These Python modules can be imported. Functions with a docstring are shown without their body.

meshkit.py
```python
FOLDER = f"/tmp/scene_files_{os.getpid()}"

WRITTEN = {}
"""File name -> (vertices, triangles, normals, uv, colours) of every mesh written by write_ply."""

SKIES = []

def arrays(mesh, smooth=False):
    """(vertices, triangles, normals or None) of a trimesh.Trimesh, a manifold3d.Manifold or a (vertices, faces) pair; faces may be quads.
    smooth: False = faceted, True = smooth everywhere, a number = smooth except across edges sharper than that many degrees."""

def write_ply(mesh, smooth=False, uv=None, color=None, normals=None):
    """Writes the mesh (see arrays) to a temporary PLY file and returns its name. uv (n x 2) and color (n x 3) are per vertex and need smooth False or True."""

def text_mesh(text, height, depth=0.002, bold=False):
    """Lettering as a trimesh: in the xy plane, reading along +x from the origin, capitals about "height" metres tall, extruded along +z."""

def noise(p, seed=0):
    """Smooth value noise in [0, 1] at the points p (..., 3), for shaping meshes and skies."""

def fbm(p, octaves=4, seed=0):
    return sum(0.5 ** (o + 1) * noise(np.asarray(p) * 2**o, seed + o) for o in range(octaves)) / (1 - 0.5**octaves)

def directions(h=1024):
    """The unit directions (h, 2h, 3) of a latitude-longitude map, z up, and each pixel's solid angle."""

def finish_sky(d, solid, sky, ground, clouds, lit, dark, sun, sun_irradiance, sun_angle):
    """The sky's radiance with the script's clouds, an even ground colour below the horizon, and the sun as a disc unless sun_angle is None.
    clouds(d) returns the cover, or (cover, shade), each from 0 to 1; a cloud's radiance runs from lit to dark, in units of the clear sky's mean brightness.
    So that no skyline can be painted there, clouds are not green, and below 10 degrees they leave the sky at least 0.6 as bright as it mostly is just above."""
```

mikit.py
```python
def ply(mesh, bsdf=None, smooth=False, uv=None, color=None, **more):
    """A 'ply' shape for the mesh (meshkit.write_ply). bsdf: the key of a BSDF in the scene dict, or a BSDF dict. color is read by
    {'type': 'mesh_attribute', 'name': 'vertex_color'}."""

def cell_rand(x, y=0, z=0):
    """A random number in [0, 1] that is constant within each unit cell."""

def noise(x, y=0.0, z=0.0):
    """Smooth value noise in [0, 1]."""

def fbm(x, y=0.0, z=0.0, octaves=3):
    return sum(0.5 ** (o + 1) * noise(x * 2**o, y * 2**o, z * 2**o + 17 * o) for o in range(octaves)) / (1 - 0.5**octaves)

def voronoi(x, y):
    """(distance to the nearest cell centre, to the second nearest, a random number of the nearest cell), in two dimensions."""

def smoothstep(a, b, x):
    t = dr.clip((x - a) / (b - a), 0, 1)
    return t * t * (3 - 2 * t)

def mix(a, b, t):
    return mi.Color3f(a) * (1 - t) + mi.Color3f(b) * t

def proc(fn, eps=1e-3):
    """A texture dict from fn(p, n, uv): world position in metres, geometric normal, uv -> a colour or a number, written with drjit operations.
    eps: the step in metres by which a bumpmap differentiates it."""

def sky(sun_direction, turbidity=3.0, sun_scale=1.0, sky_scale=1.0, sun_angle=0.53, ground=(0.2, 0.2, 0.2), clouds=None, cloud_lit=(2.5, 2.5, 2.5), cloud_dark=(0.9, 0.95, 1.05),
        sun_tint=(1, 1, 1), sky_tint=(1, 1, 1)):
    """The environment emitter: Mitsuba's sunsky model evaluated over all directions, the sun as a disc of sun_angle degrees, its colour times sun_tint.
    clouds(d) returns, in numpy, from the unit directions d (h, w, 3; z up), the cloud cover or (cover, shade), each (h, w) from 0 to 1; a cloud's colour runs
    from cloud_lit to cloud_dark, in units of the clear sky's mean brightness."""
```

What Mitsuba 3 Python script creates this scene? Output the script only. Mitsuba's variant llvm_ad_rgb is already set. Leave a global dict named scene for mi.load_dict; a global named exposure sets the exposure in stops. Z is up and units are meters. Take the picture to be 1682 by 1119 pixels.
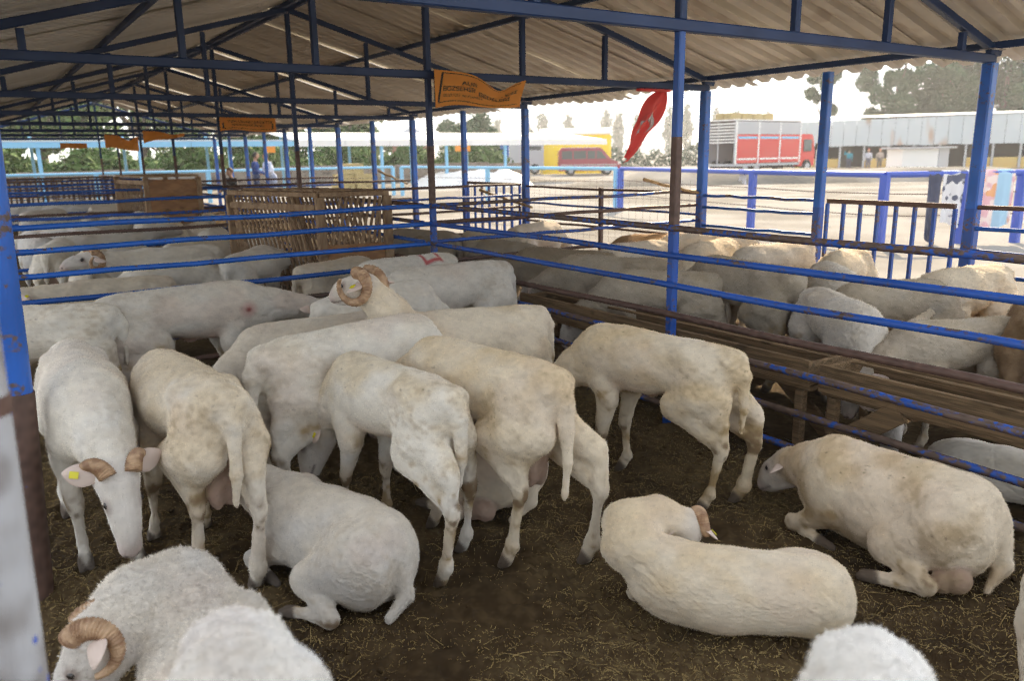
"""A livestock market: rams and sheep in pipe pens under a long blue steel shed with a corrugated roof."""
import math, random
import numpy as np, trimesh, mitsuba as mi, drjit as dr
import mikit, meshkit
from shapely.geometry import Polygon

T = mi.ScalarTransform4f
rng = np.random.default_rng(7)
random.seed(7)
scene, labels = {}, {}

# ---------------------------------------------------------------- camera, sky, exposure
F_PX, PITCH, ROLL, YAW, EYE = 1286.4, 0.2328, -0.0156, 0.589, 1.5
fw = np.array([math.sin(YAW) * math.cos(PITCH), math.cos(YAW) * math.cos(PITCH), -math.sin(PITCH)])
rt = np.array([math.cos(YAW), -math.sin(YAW), 0.0])
upv = np.cross(rt, fw)
upv = upv * math.cos(ROLL) - rt * math.sin(ROLL)
eye = np.array([0, 0, EYE])
scene['camera'] = {
    'type': 'thinlens', 'fov': 2 * math.degrees(math.atan(841 / F_PX)), 'fov_axis': 'x',
    'aperture_radius': 0.0048, 'focus_distance': 3.6,
    'near_clip': 0.05, 'far_clip': 3000.0,
    'to_world': T().look_at(origin=eye.tolist(), target=(eye + fw).tolist(), up=upv.tolist()),
}
SUN_EL = 33
SUN = (math.cos(math.radians(SUN_EL)) * 0.77, math.cos(math.radians(SUN_EL)) * 0.64, math.sin(math.radians(SUN_EL)))


def clouds(d):
    n = meshkit.fbm(d * [3.0, 3.0, 6.0], 4, 3)
    return np.clip(0.55 + 0.9 * (n - 0.4), 0, 1), 0.25 * n


scene['sky'] = mikit.sky(SUN, turbidity=3, clouds=clouds, cloud_lit=(2.3, 2.3, 2.3), cloud_dark=(1.3, 1.35, 1.4), ground=(0.35, 0.33, 0.3))
exposure = 3.3
HAZE = 0.0011

# ---------------------------------------------------------------- materials
noise, fbm, mix, sstep = mikit.noise, mikit.fbm, mikit.mix, mikit.smoothstep


def mat(key, color, rough=0.6, bump=None, bscale=0.002, eps=1e-3, **more):
    d = {'type': 'principled', 'base_color': color if isinstance(color, dict) else {'type': 'rgb', 'value': list(color)}, 'roughness': rough, **more}
    if bump:
        d = {'type': 'bumpmap', 'arbitrary': mikit.proc(bump, eps), 'scale': bscale, 'bsdf': d}
    scene[key] = {'type': 'twosided', 'bsdf': d}
    return key


def worn_blue(wear, blue=(0.010, 0.060, 0.28), rust=(0.075, 0.050, 0.038)):
    def fn(p, n, uv):
        a = fbm(p.x * 7, p.y * 7, p.z * 12, 3)
        b = fbm(p.x * 55, p.y * 55, p.z * 55, 3)
        k = sstep(1 - wear - 0.09, 1 - wear + 0.05, 0.55 * a + 0.45 * b)
        c = mix(blue, mi.Color3f(*blue) * 1.5 + 0.01, noise(p.x * 5, p.y * 5, p.z * 5 + 9))
        r = mix(rust, mi.Color3f(*rust) * 2.0, noise(p.x * 40, p.y * 40, p.z * 40))
        return mix(c, r, k)
    return mikit.proc(fn)


def grain_bump(p, n, uv):
    return noise(p.x * 300, p.y * 300, p.z * 300) + 0.5 * noise(p.x * 90, p.y * 90, p.z * 90)


mat('blue_paint', worn_blue(0.24, (0.009, 0.062, 0.26)), 0.38, specular=0.5)
mat('blue_bright', worn_blue(0.33, (0.011, 0.088, 0.38)), 0.33, specular=0.5)
mat('blue_worn', worn_blue(0.38), 0.42)
mat('blue_rusty', worn_blue(0.52), 0.5)
mat('rust_pipe', worn_blue(0.80, (0.02, 0.05, 0.2), (0.07, 0.040, 0.030)), 0.55)
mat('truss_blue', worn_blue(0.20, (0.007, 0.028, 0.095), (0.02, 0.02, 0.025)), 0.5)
mat('sky_blue', (0.22, 0.48, 0.70), 0.45)
mat('violet_blue', (0.06, 0.11, 0.46), 0.45)


def pale_pipe(p, n, uv):
    a = fbm(p.x * 14, p.y * 14, p.z * 9, 3)
    b = noise(p.x * 60, p.y * 60, p.z * 40)
    c = mix((0.42, 0.42, 0.43), (0.22, 0.20, 0.19), sstep(0.42, 0.7, a))
    return mix(c, (0.02, 0.07, 0.40), sstep(0.72, 0.78, 0.6 * noise(p.x * 20, p.y * 20, p.z * 11) + 0.4 * b))


mat('pale_pipe', mikit.proc(pale_pipe), 0.5)


def roof_col(p, n, uv):
    a = fbm(p.x * 0.5, p.y * 1.6, p.z, 3)
    b = fbm(p.x * 2.5, p.y * 2.5, 3.0, 3)
    c = mix((0.62, 0.60, 0.55), (0.51, 0.485, 0.435), sstep(0.35, 0.7, a))
    c = mix(c, (0.30, 0.22, 0.15), 0.35 * sstep(0.66, 0.82, b))
    return mi.Color3f(c)


mat('roof_metal', mikit.proc(roof_col), 0.5)


def wood(c0, c1, sx, sy, sz):
    def fn(p, n, uv):
        a = fbm(p.x * sx, p.y * sy, p.z * sz, 3)
        b = noise(p.x * sx * 4, p.y * sy * 4, p.z * sz * 4)
        k = sstep(0.3, 0.7, 0.7 * a + 0.3 * b)
        c = mix(c0, c1, k)
        return mix(c, mi.Color3f(*c1) * 0.35, 0.6 * sstep(0.63, 0.75, fbm(p.x * 5, p.y * 5, p.z * 9, 3)))
    return mikit.proc(fn)


mat('trough_wood', wood((0.25, 0.165, 0.09), (0.12, 0.08, 0.045), 45, 4, 60), 0.85, grain_bump, 0.001, specular=0.1)
mat('rack_wood', wood((0.36, 0.24, 0.14), (0.23, 0.14, 0.075), 20, 20, 5), 0.75)
mat('board_tan', wood((0.36, 0.19, 0.085), (0.27, 0.135, 0.06), 6, 6, 14), 0.7)
mat('stick_wood', wood((0.45, 0.31, 0.16), (0.26, 0.17, 0.08), 30, 30, 30), 0.75)


def dirt_col(p, n, uv):
    a = fbm(p.x * 3, p.y * 3, 0.0, 4)
    b = fbm(p.x * 28, p.y * 28, 5.0, 3)
    c = mix((0.046, 0.029, 0.014), (0.088, 0.059, 0.028), sstep(0.3, 0.7, 0.5 * a + 0.5 * b))
    c = mix(c, (0.13, 0.095, 0.045), 0.6 * sstep(0.58, 0.8, noise(p.x * 90, p.y * 60, 2.0)) * sstep(0.4, 0.6, a))
    return mix(c, (0.026, 0.018, 0.011), 0.45 * sstep(0.5, 0.75, fbm(p.x * 6 + 4, p.y * 6, 9.0, 3)))


def dirt_bump(p, n, uv):
    return fbm(p.x * 60, p.y * 60, 0.0, 3) + 0.6 * noise(p.x * 220, p.y * 220, 3.0)


mat('pen_dirt', mikit.proc(dirt_col), 0.9, dirt_bump, 0.006, specular=0.08)
mat('straw_fibre', wood((0.36, 0.26, 0.11), (0.22, 0.15, 0.06), 15, 15, 15), 0.7, specular=0.15)


def yard_col(p, n, uv):
    a = fbm(p.x * 0.5, p.y * 0.5, 0.0, 4)
    return mix((0.25, 0.235, 0.21), (0.165, 0.152, 0.13), sstep(0.3, 0.7, a))


mat('yard_dust', mikit.proc(yard_col), 0.95, specular=0.05)

# ---------------------------------------------------------------- helpers
_used = {}


def numbered(key):
    n = _used.get(key, 0)
    _used[key] = n + 1
    return key if n == 0 else f'{key}_{n:03d}'


def thing(name, label, cat, group=None):
    key = numbered(name)
    labels[key] = {'label': label, 'category': cat}
    if group:
        labels[key]['group'] = group
    return key


def part(parent, name, mesh, m, smooth=False, label=None, kind=None, **kw):
    key = numbered(parent + '__' + name)
    scene[key] = mikit.ply(mesh, m, smooth=smooth, **kw)
    if label or kind:
        labels[key] = {}
        if label: labels[key]['label'] = label
        if kind: labels[key]['kind'] = kind
    return key


def reuse(parent, name, src, to_world=None):
    key = numbered(parent + '__' + name)
    scene[key] = {**scene[src], **({'to_world': to_world} if to_world is not None else {})}
    return key


def struct(name, mesh, m, label=None, smooth=False, kind='structure', **kw):
    key = numbered(name)
    scene[key] = mikit.ply(mesh, m, smooth=smooth, **kw)
    labels[key] = {'kind': kind}
    if label: labels[key]['label'] = label
    return key


def cat(ms):
    return trimesh.util.concatenate([m for m in ms])


def tm(v, f):
    return trimesh.Trimesh(np.asarray(v, float), np.asarray(f), process=False)


def section_sweep(pts, ring_fn, n):
    """Sweep rings along pts; ring_fn(i, t, a, b) -> (n,3) ring offsets. Capped."""
    p = np.asarray(pts, float)
    t = np.gradient(p, axis=0) if len(p) > 2 else np.repeat((p[1] - p[0])[None], 2, 0)
    t /= np.linalg.norm(t, axis=1, keepdims=True) + 1e-12
    V = []
    ref = np.array([0, 0, 1.0]) if abs(t[0][2]) < 0.9 else np.array([0, 1.0, 0])
    for i in range(len(p)):
        a = np.cross(ref, t[i]); a /= np.linalg.norm(a)
        b = np.cross(t[i], a)
        ref = b if abs(t[0][2]) >= 0.9 or True else ref
        V.append(p[i] + ring_fn(i, a, b))
    V = np.vstack(V)
    f = []
    k = len(p)
    for i in range(k - 1):
        for j in range(n):
            q = (j + 1) % n
            f += [[i * n + j, i * n + q, (i + 1) * n + q], [i * n + j, (i + 1) * n + q, (i + 1) * n + j]]
    c0, c1 = len(V), len(V) + 1
    V = np.vstack([V, p[:1], p[-1:]])
    for j in range(n):
        q = (j + 1) % n
        f += [[c0, q, j], [c1, (k - 1) * n + j, (k - 1) * n + q]]
    return tm(V, f)


def tube(pts, r, n=10):
    ang = np.arange(n) * 2 * np.pi / n
    r = np.broadcast_to(r, (len(pts),))
    return section_sweep(pts, lambda i, a, b: r[i] * (np.cos(ang)[:, None] * a + np.sin(ang)[:, None] * b), n)


def beam(p0, p1, w, h, c=0.12):
    """Square tube from p0 to p1: w sideways, h in its upright direction, chamfered."""
    x, y, e = w / 2, h / 2, c * min(w, h)
    sec = np.array([[x - e, -y], [x, -y + e], [x, y - e], [x - e, y], [-x + e, y], [-x, y - e], [-x, -y + e], [-x + e, -y]])
    return section_sweep([p0, p1], lambda i, a, b: sec[:, :1] * a + sec[:, 1:] * b, 8)


def wobbly(p0, p1, amp, k=7, seed=0):
    p0, p1 = np.array(p0, float), np.array(p1, float)
    t = np.linspace(0, 1, k)[:, None]
    r = np.random.default_rng(seed)
    off = r.normal(0, amp, (k, 3))
    off[0] = off[-1] = 0
    return p0 + (p1 - p0) * t + off


def box(lo, hi):
    lo, hi = np.array(lo, float), np.array(hi, float)
    m = trimesh.creation.box(extents=hi - lo)
    m.apply_translation((lo + hi) / 2)
    return m


def plank(p0, p1, w, h, seed=0):
    m = beam(p0, p1, w, h, 0.08)
    return m


def rot_z(m, a, c=(0, 0)):
    m = m.copy()
    m.apply_transform(trimesh.transformations.rotation_matrix(a, [0, 0, 1], [c[0], c[1], 0]))
    return m
# ---------------------------------------------------------------- ground
def ground_sheet():
    r = np.concatenate([np.linspace(0, 60, 31), np.geomspace(70, 1600, 22)])
    n = 64
    a = np.arange(n) * 2 * np.pi / n
    c = np.array([5.0, 10.0])
    V, Fs = [[c[0], c[1], -0.03]], []
    for k in r[1:]:
        for t in a:
            x, y = c[0] + k * math.cos(t), c[1] + k * math.sin(t)
            V.append([x, y, -0.03])
    V = np.array(V)
    d = np.hypot(V[:, 0] - c[0], V[:, 1] - c[1])
    V[:, 2] += 0.05 * (meshkit.fbm(V * [0.15, 0.15, 1], 3, 5) - 0.5) * (d > 12)
    for j in range(n):
        Fs.append([0, 1 + j, 1 + (j + 1) % n])
    for i in range(len(r) - 2):
        for j in range(n):
            q = (j + 1) % n
            A, B = 1 + i * n, 1 + (i + 1) * n
            Fs += [[A + j, B + j, B + q], [A + j, B + q, A + q]]
    return tm(V, Fs)


struct('yard_ground', ground_sheet(), 'yard_dust', smooth=True)
labels['yard_ground']['label'] = 'pale dusty sunlit yard around the shed'

XL, XR, XM = -0.08, 6.30, 3.113
HC, HA = 2.133, 3.026
T1, T2, T3, SP = 3.06, 5.81, 9.03, 3.345
TRUSS_Y = [T1, T2, T3] + [T3 + SP * k for k in range(1, 6)]
Y_END = TRUSS_Y[-1]
SLOPE = (HA - HC) / (XR - XM)


def roof_z(x):
    return HA - SLOPE * abs(x - XM)


def floor_h(x, y):
    """Height of the trampled floor: low swells, clods, and hoof prints pressed into it."""
    x, y = np.asarray(x, float), np.asarray(y, float)
    p = np.stack([x, y, np.zeros_like(x)], -1)
    h = 0.035 * (meshkit.fbm(p * 2.2, 3, 1) - 0.5) + 0.034 * (meshkit.fbm(p * 12, 3, 2) - 0.5) + 0.012 * (meshkit.noise(p * 55, 4) - 0.5)
    near = np.full(x.shape, 9.0)
    gx, gy = np.floor(x / 0.17), np.floor(y / 0.17)
    for a in (-1, 0, 1):
        for b in (-1, 0, 1):
            cx, cy = gx + a, gy + b
            r1, r2 = (np.modf(np.abs(np.sin(cx * q + cy * w) * 43758.5453))[0] for q, w in ((12.9898, 78.233), (39.346, 11.135)))
            near = np.minimum(near, np.hypot((cx + r1) * 0.17 - x, ((cy + r2) * 0.17 - y) * 0.75))
    return h - 0.014 * np.clip(1.35 - near / 0.032, 0, 1) + 0.006 * np.exp(-((near - 0.048) / 0.012) ** 2)


def grid_mesh(x0, x1, y0, y1, step, fn):
    xs, ys = np.arange(x0, x1 + step / 2, step), np.arange(y0, y1 + step / 2, step)
    X, Y = np.meshgrid(xs, ys, indexing='ij')
    V = np.stack([X, Y, fn(X, Y)], -1).reshape(-1, 3)
    nx, ny = len(xs), len(ys)
    i, j = np.meshgrid(np.arange(nx - 1), np.arange(ny - 1), indexing='ij')
    q = np.stack([i * ny + j, (i + 1) * ny + j, (i + 1) * ny + j + 1, i * ny + j + 1], -1).reshape(-1, 4)
    return tm(V, np.vstack([q[:, [0, 1, 2]], q[:, [0, 2, 3]]]))


struct('pen_ground', grid_mesh(-0.7, 3.4, 0.3, 5.9, 0.016, lambda x, y: floor_h(x, y)), 'pen_dirt', smooth=True, label='trampled dark dung and straw floor of the front pen')
struct('shed_ground', grid_mesh(-16.0, 6.6, 5.9, 30.0, 0.2, lambda x, y: 0.0 + floor_h(x, y) * 0.5), 'pen_dirt', smooth=True, label='dark trampled floor of the pens farther down the shed')
struct('side_pen_ground', grid_mesh(3.4, 6.6, -22.0, 5.9, 0.08, lambda x, y: floor_h(x, y)), 'pen_dirt', smooth=True, label='dark trampled floor of the pen on the right')
struct('front_ground', grid_mesh(-16.0, 3.4, -22.0, 0.3, 0.2, lambda x, y: floor_h(x, y) - 0.004), 'pen_dirt', smooth=True, label='dark trampled ground in front of the pens')
struct('side_ground', grid_mesh(-16.0, -0.7, 0.3, 5.9, 0.15, lambda x, y: floor_h(x, y) - 0.004), 'pen_dirt', smooth=True, label='dark trampled ground beside the pens')

# ---------------------------------------------------------------- the shed: posts, trusses, purlins, roof sheets
shed = thing('sheep_shed', 'long open market shed with blue steel trusses and a corrugated pitched roof over the pens', 'shed')
_pro = {}


def shed_part(name, mesh, m, smooth=False):
    return part(shed, name, mesh, m, smooth)


for i, y in enumerate(TRUSS_Y):
    tr = numbered(shed + '__truss')
    # the truss itself is its bottom chord; the rest are sub-parts
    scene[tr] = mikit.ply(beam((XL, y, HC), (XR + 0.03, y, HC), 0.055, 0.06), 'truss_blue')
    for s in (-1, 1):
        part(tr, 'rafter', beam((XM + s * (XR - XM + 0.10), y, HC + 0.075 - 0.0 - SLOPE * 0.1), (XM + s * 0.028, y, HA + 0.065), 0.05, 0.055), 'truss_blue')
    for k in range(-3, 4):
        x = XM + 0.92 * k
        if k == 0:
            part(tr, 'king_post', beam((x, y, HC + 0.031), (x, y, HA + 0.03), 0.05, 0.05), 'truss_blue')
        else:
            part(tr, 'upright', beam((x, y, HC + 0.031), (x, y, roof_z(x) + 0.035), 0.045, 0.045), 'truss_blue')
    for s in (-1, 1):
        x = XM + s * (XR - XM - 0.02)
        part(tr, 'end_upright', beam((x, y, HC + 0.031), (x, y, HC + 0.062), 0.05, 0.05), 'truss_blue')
    # posts below
    if y > 1:
        # centre post: blue above, rusty below
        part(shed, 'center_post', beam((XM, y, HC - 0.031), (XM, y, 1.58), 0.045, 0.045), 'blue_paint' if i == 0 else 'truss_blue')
        part(shed, 'center_post', beam((XM, y, 1.58), (XM, y, 1.12), 0.046, 0.046), 'rust_pipe')
        part(shed, 'center_post', beam((XM, y, 1.12), (XM, y, -0.05), 0.047, 0.047), 'blue_worn')
    for s, xx in ((-1, XL), (1, XR)):
        if s < 0 and y < T1 + 1: continue
        if y < 1: continue
        zj = 1.05
        part(shed, 'eave_post', beam((xx, y, HC - 0.031), (xx, y, zj), 0.088, 0.088), 'blue_bright')
        part(shed, 'eave_post', beam((xx, y, zj), (xx, y, -0.05), 0.090, 0.090), 'blue_worn' if s > 0 else 'blue_rusty')
        if s > 0:
            part(shed, 'cap_plate', box((xx - 0.07, y - 0.05, HC + 0.0615), (xx + 0.1, y + 0.05, HC + 0.068)), 'pale_pipe')
# the left eave post nearest the camera: a round pipe, blue above a rusty sleeve
XP = 0.016
part(shed, 'eave_post', tube([(XP + 0.040, T1, HC - 0.031), (XP + 0.019, T1, 1.4), (XP, T1, 0.725)], 0.050, 20), 'blue_bright', 40, label='round post, bright blue above a rusty sleeve')
part(shed, 'sleeve', tube([(XP + 0.001, T1, 0.74), (XP - 0.018, T1, 0.4), (XP - 0.04, T1, -0.05)], 0.054, 20), 'rust_pipe', 40, label='rusty brown sleeve')
# intermediate posts of the right eave
MIDS = [(TRUSS_Y[i] + TRUSS_Y[i + 1]) / 2 - 0.03 for i in range(0, len(TRUSS_Y) - 1) if i != 1]  # the second bay has no middle post
for y in MIDS:
    part(shed, 'middle_post', beam((XR, y, HC + 0.03), (XR, y, 1.0), 0.075, 0.075), 'blue_bright')
    part(shed, 'middle_post', beam((XR, y, 1.0), (XR, y, -0.05), 0.077, 0.077), 'blue_worn')
Y0R, Y1R = T1 - 1.35, Y_END + 0.5
for x, nm in ((XR + 0.02, 'eave_purlin'), (4.47, 'purlin'), (XM + 0.055, 'ridge_purlin'), (XM - 0.055, 'ridge_purlin'), (1.22, 'purlin'), (XL - 0.02, 'eave_purlin')):
    z = roof_z(x) + 0.088 + 0.025
    if nm == 'eave_purlin': z = HC + 0.093
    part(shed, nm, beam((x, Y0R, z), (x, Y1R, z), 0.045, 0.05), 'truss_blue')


def corrugated(w, length, seed):
    """One roof sheet: w along y with trapezoid ribs, running along +x for length; about 2 mm thick."""
    pitch, h = 0.19, 0.040
    ys, zs = [], []
    n = int(round(w / pitch))
    for k in range(n):
        for a, z in ((0.0, 0), (0.085, 0), (0.105, h), (0.170, h)):
            ys.append(k * pitch + a); zs.append(z)
    ys.append(n * pitch + 0.06); zs.append(0)
    ys, zs = np.array(ys), np.array(zs)
    r = np.random.default_rng(seed)
    xs = np.linspace(0, length, 9)
    wob = r.normal(0, 0.004, len(xs))
    tilt = r.normal(0, 0.006)
    top = []
    for d in (0.0, 0.002):
        V = np.array([[x, y, z + wob[i] + tilt * (y - w / 2) + d] for i, x in enumerate(xs) for y, z in zip(ys, zs)])
        top.append(V)
    m = len(ys)
    f = []
    for i in range(len(xs) - 1):
        for j in range(m - 1):
            a, b, c, d = i * m + j, (i + 1) * m + j, (i + 1) * m + j + 1, i * m + j + 1
            f += [[a, c, b], [a, d, c]]
    f = np.array(f)
    k = len(top[0])
    e = []
    for i in (0, len(xs) - 1):
        for j in range(m - 1):
            a, b = i * m + j, i * m + j + 1
            e += [[a, b, b + k], [a, b + k, a + k]]
    return tm(np.vstack(top), np.vstack([f, f[:, ::-1] + k, e]))


SHEET_W = 0.95
LEN = math.hypot(XR - XM, HA - HC) + 0.36
sheets = [mikit.ply(corrugated(SHEET_W, LEN + 0.03 * k, 40 + k), 'roof_metal', smooth=20) for k in range(5)]
ang = math.degrees(math.atan(SLOPE))
n_sheets = int((Y1R - Y0R) / SHEET_W)
for k in range(n_sheets):
    y = Y0R + k * SHEET_W
    for s in (1, -1):
        key = numbered(shed + '__roof_sheet')
        dz = 0.010 * ((k * 7 + (s > 0) * 3) % 3 - 1)
        M = T().translate([XM + s * 0.02, y, HA + 0.145 + dz]).rotate([0, 1, 0], ang * s)
        if s < 0:
            M = M @ T().translate([0, SHEET_W, 0]).rotate([0, 0, 1], 180)
        scene[key] = {**sheets[(k * 3 + (s > 0)) % 5], 'to_world': M}
part(shed, 'ridge_cap', beam((XM, Y0R, HA + 0.20), (XM, Y1R, HA + 0.20), 0.3, 0.012), 'roof_metal')
# ---------------------------------------------------------------- pipe fences and gates
RZ = [1.103, 0.959, 0.798, 0.631, 0.476, 0.290, 0.1125]


def fence(label, p0, p1, heights, mats, r=0.0175, name='pipe_fence', posts=(), post_m='blue_rusty', amp=0.004, group=None):
    f = thing(name, label, 'fence', group or 'pipe fences between the pens')
    for i, z in enumerate(heights):
        m = mats[i % len(mats)]
        a, b = (p0[0], p0[1], z), (p1[0], p1[1], z)
        part(f, 'rail', tube(wobbly(a, b, amp, 9, int(z * 1000) + len(label)), r * (1.06 if m == 'rust_pipe' else 1), 10), m, 50)
    for (x, y, z1) in posts:
        part(f, 'post', beam((x, y, -0.05), (x, y, z1), 0.05, 0.05), post_m)
    return f


XF = XM - 0.045
fence('long blue and rusty pipe fence on the right of the front pen', (XF, -1.2), (XF, T2 - 0.03), RZ, ['blue_rusty', 'blue_worn', 'blue_worn', 'rust_pipe', 'blue_rusty', 'blue_rusty', 'blue_rusty'], 0.0175)
fence('bright blue pipe fence closing the front pen at the back', (XL - 0.6, T2 - 0.045), (XM - 0.03, T2 - 0.045), RZ, ['blue_bright', 'blue_bright', 'blue_bright', 'blue_paint', 'blue_rusty', 'blue_rusty', 'rust_pipe'], 0.0185)
fence('worn pipe fence across the right pen at the second truss', (XM + 0.03, T2 + 0.04), (XR - 0.05, T2 + 0.04), RZ[:5], ['blue_rusty', 'rust_pipe', 'blue_worn', 'rust_pipe', 'rust_pipe'], 0.016)
CROSS = [T3, T3 + SP, T3 + 2 * SP, T3 + 3 * SP, T3 + 4 * SP]
for i, y in enumerate(CROSS):
    fence(['third', 'fourth', 'fifth', 'sixth', 'seventh'][i] + ' row cross fence of dark pipes in the shed, left of the centre posts', (XL, y - 0.05), (XM - 0.03, y - 0.05), RZ[:6], ['blue_paint', 'blue_worn', 'rust_pipe'], 0.017)
    if i < 3:
        fence(['third', 'fourth', 'fifth'][i] + ' row cross fence of worn pipes between centre and eave posts', (XM + 0.03, y + 0.05), (XR - 0.05, y + 0.05), RZ[:4], ['rust_pipe', 'blue_worn'], 0.016)
fence('dark pipe fence under the ridge between the pens farther down', (XM - 0.04, T2 + 0.1), (XM - 0.04, Y_END), RZ[:6], ['rust_pipe', 'blue_rusty', 'blue_paint'], 0.017)
fence('three-rail pipe fence under the right eave beside the barred gate', (XR - 0.02, 4.40), (XR - 0.02, T2 - 0.05), [1.06, 0.94, 0.75, 0.50], ['blue_worn', 'blue_paint', 'blue_paint', 'blue_rusty'], 0.016)
fence('blue pipe fence at the right edge beyond the barred gate', (XR - 0.02, 0.0), (XR - 0.02, T1 - 0.05), [1.06, 0.90, 0.73, 0.55, 0.35], ['rust_pipe', 'blue_bright', 'blue_paint', 'blue_paint', 'blue_rusty'], 0.017)
fence('thin pipe fence under the right eave with wire netting behind it', (XR - 0.02, T2 + 0.06), (XR - 0.02, T3 - 0.06), [1.08, 0.86, 0.62, 0.42], ['rust_pipe', 'blue_worn', 'rust_pipe', 'blue_worn'], 0.015, posts=((XR, 7.43, 1.10),), post_m='rust_pipe')


def barred_gate(label, y0, y1, z0, z1, n, x=XR - 0.02, along='y', m='blue_worn'):
    g = thing('barred_gate', label, 'gate', 'barred gates of the pens')
    P = (lambda t, z: (x, t, z)) if along == 'y' else (lambda t, z: (t, x, z))
    part(g, 'top_bar', beam(P(y0, z1), P(y1, z1), 0.035, 0.04), 'rust_pipe')
    part(g, 'bottom_bar', beam(P(y0, z0), P(y1, z0), 0.035, 0.035), m)
    for k in range(n):
        t = y0 + (y1 - y0) * k / (n - 1)
        part(g, 'bar', beam(P(t, z0 + 0.018), P(t, z1 - 0.02), 0.034, 0.026), m)
    return g


barred_gate('gate of upright blue bars between two posts of the right eave', T1 + 0.12, 4.30, 0.25, 1.06, 8)
barred_gate('small dark barred gate farther along the right eave', T3 + 0.12, 10.55, 0.30, 1.10, 8)
for i, (y, x0, x1) in enumerate([(19.0, 0.1, 1.5), (19.02, 1.6, 3.0), (22.3, 0.1, 2.9)]):
    barred_gate(['dark picket gate far down the shed on the left', 'dark picket gate beside the other one far down the shed', 'last picket gate at the far end of the left pens'][i], x0, x1, 0.35, 1.12, 16, x=y, along='x', m='rust_pipe')

# wire netting behind the eave fence
def netting(y0, y1, z0, z1, x, st=0.12):
    ms = []
    for y in np.arange(y0, y1, st):
        ms.append(tube([(x, y, z0), (x + 0.004, y + 0.01, (z0 + z1) / 2), (x, y, z1)], 0.0016, 4))
    for z in np.arange(z0, z1 + 0.01, st):
        ms.append(tube([(x, y0, z), (x, (y0 + y1) / 2, z - 0.012), (x, y1, z)], 0.0016, 4))
    return cat(ms)


nt = thing('wire_netting', 'fine wire netting stretched along the right eave behind the pipes', 'netting')
part(nt, 'wires', netting(T2 + 0.1, 11.0, 0.15, 1.2, XR + 0.06), 'rust_pipe', kind='stuff')

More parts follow.
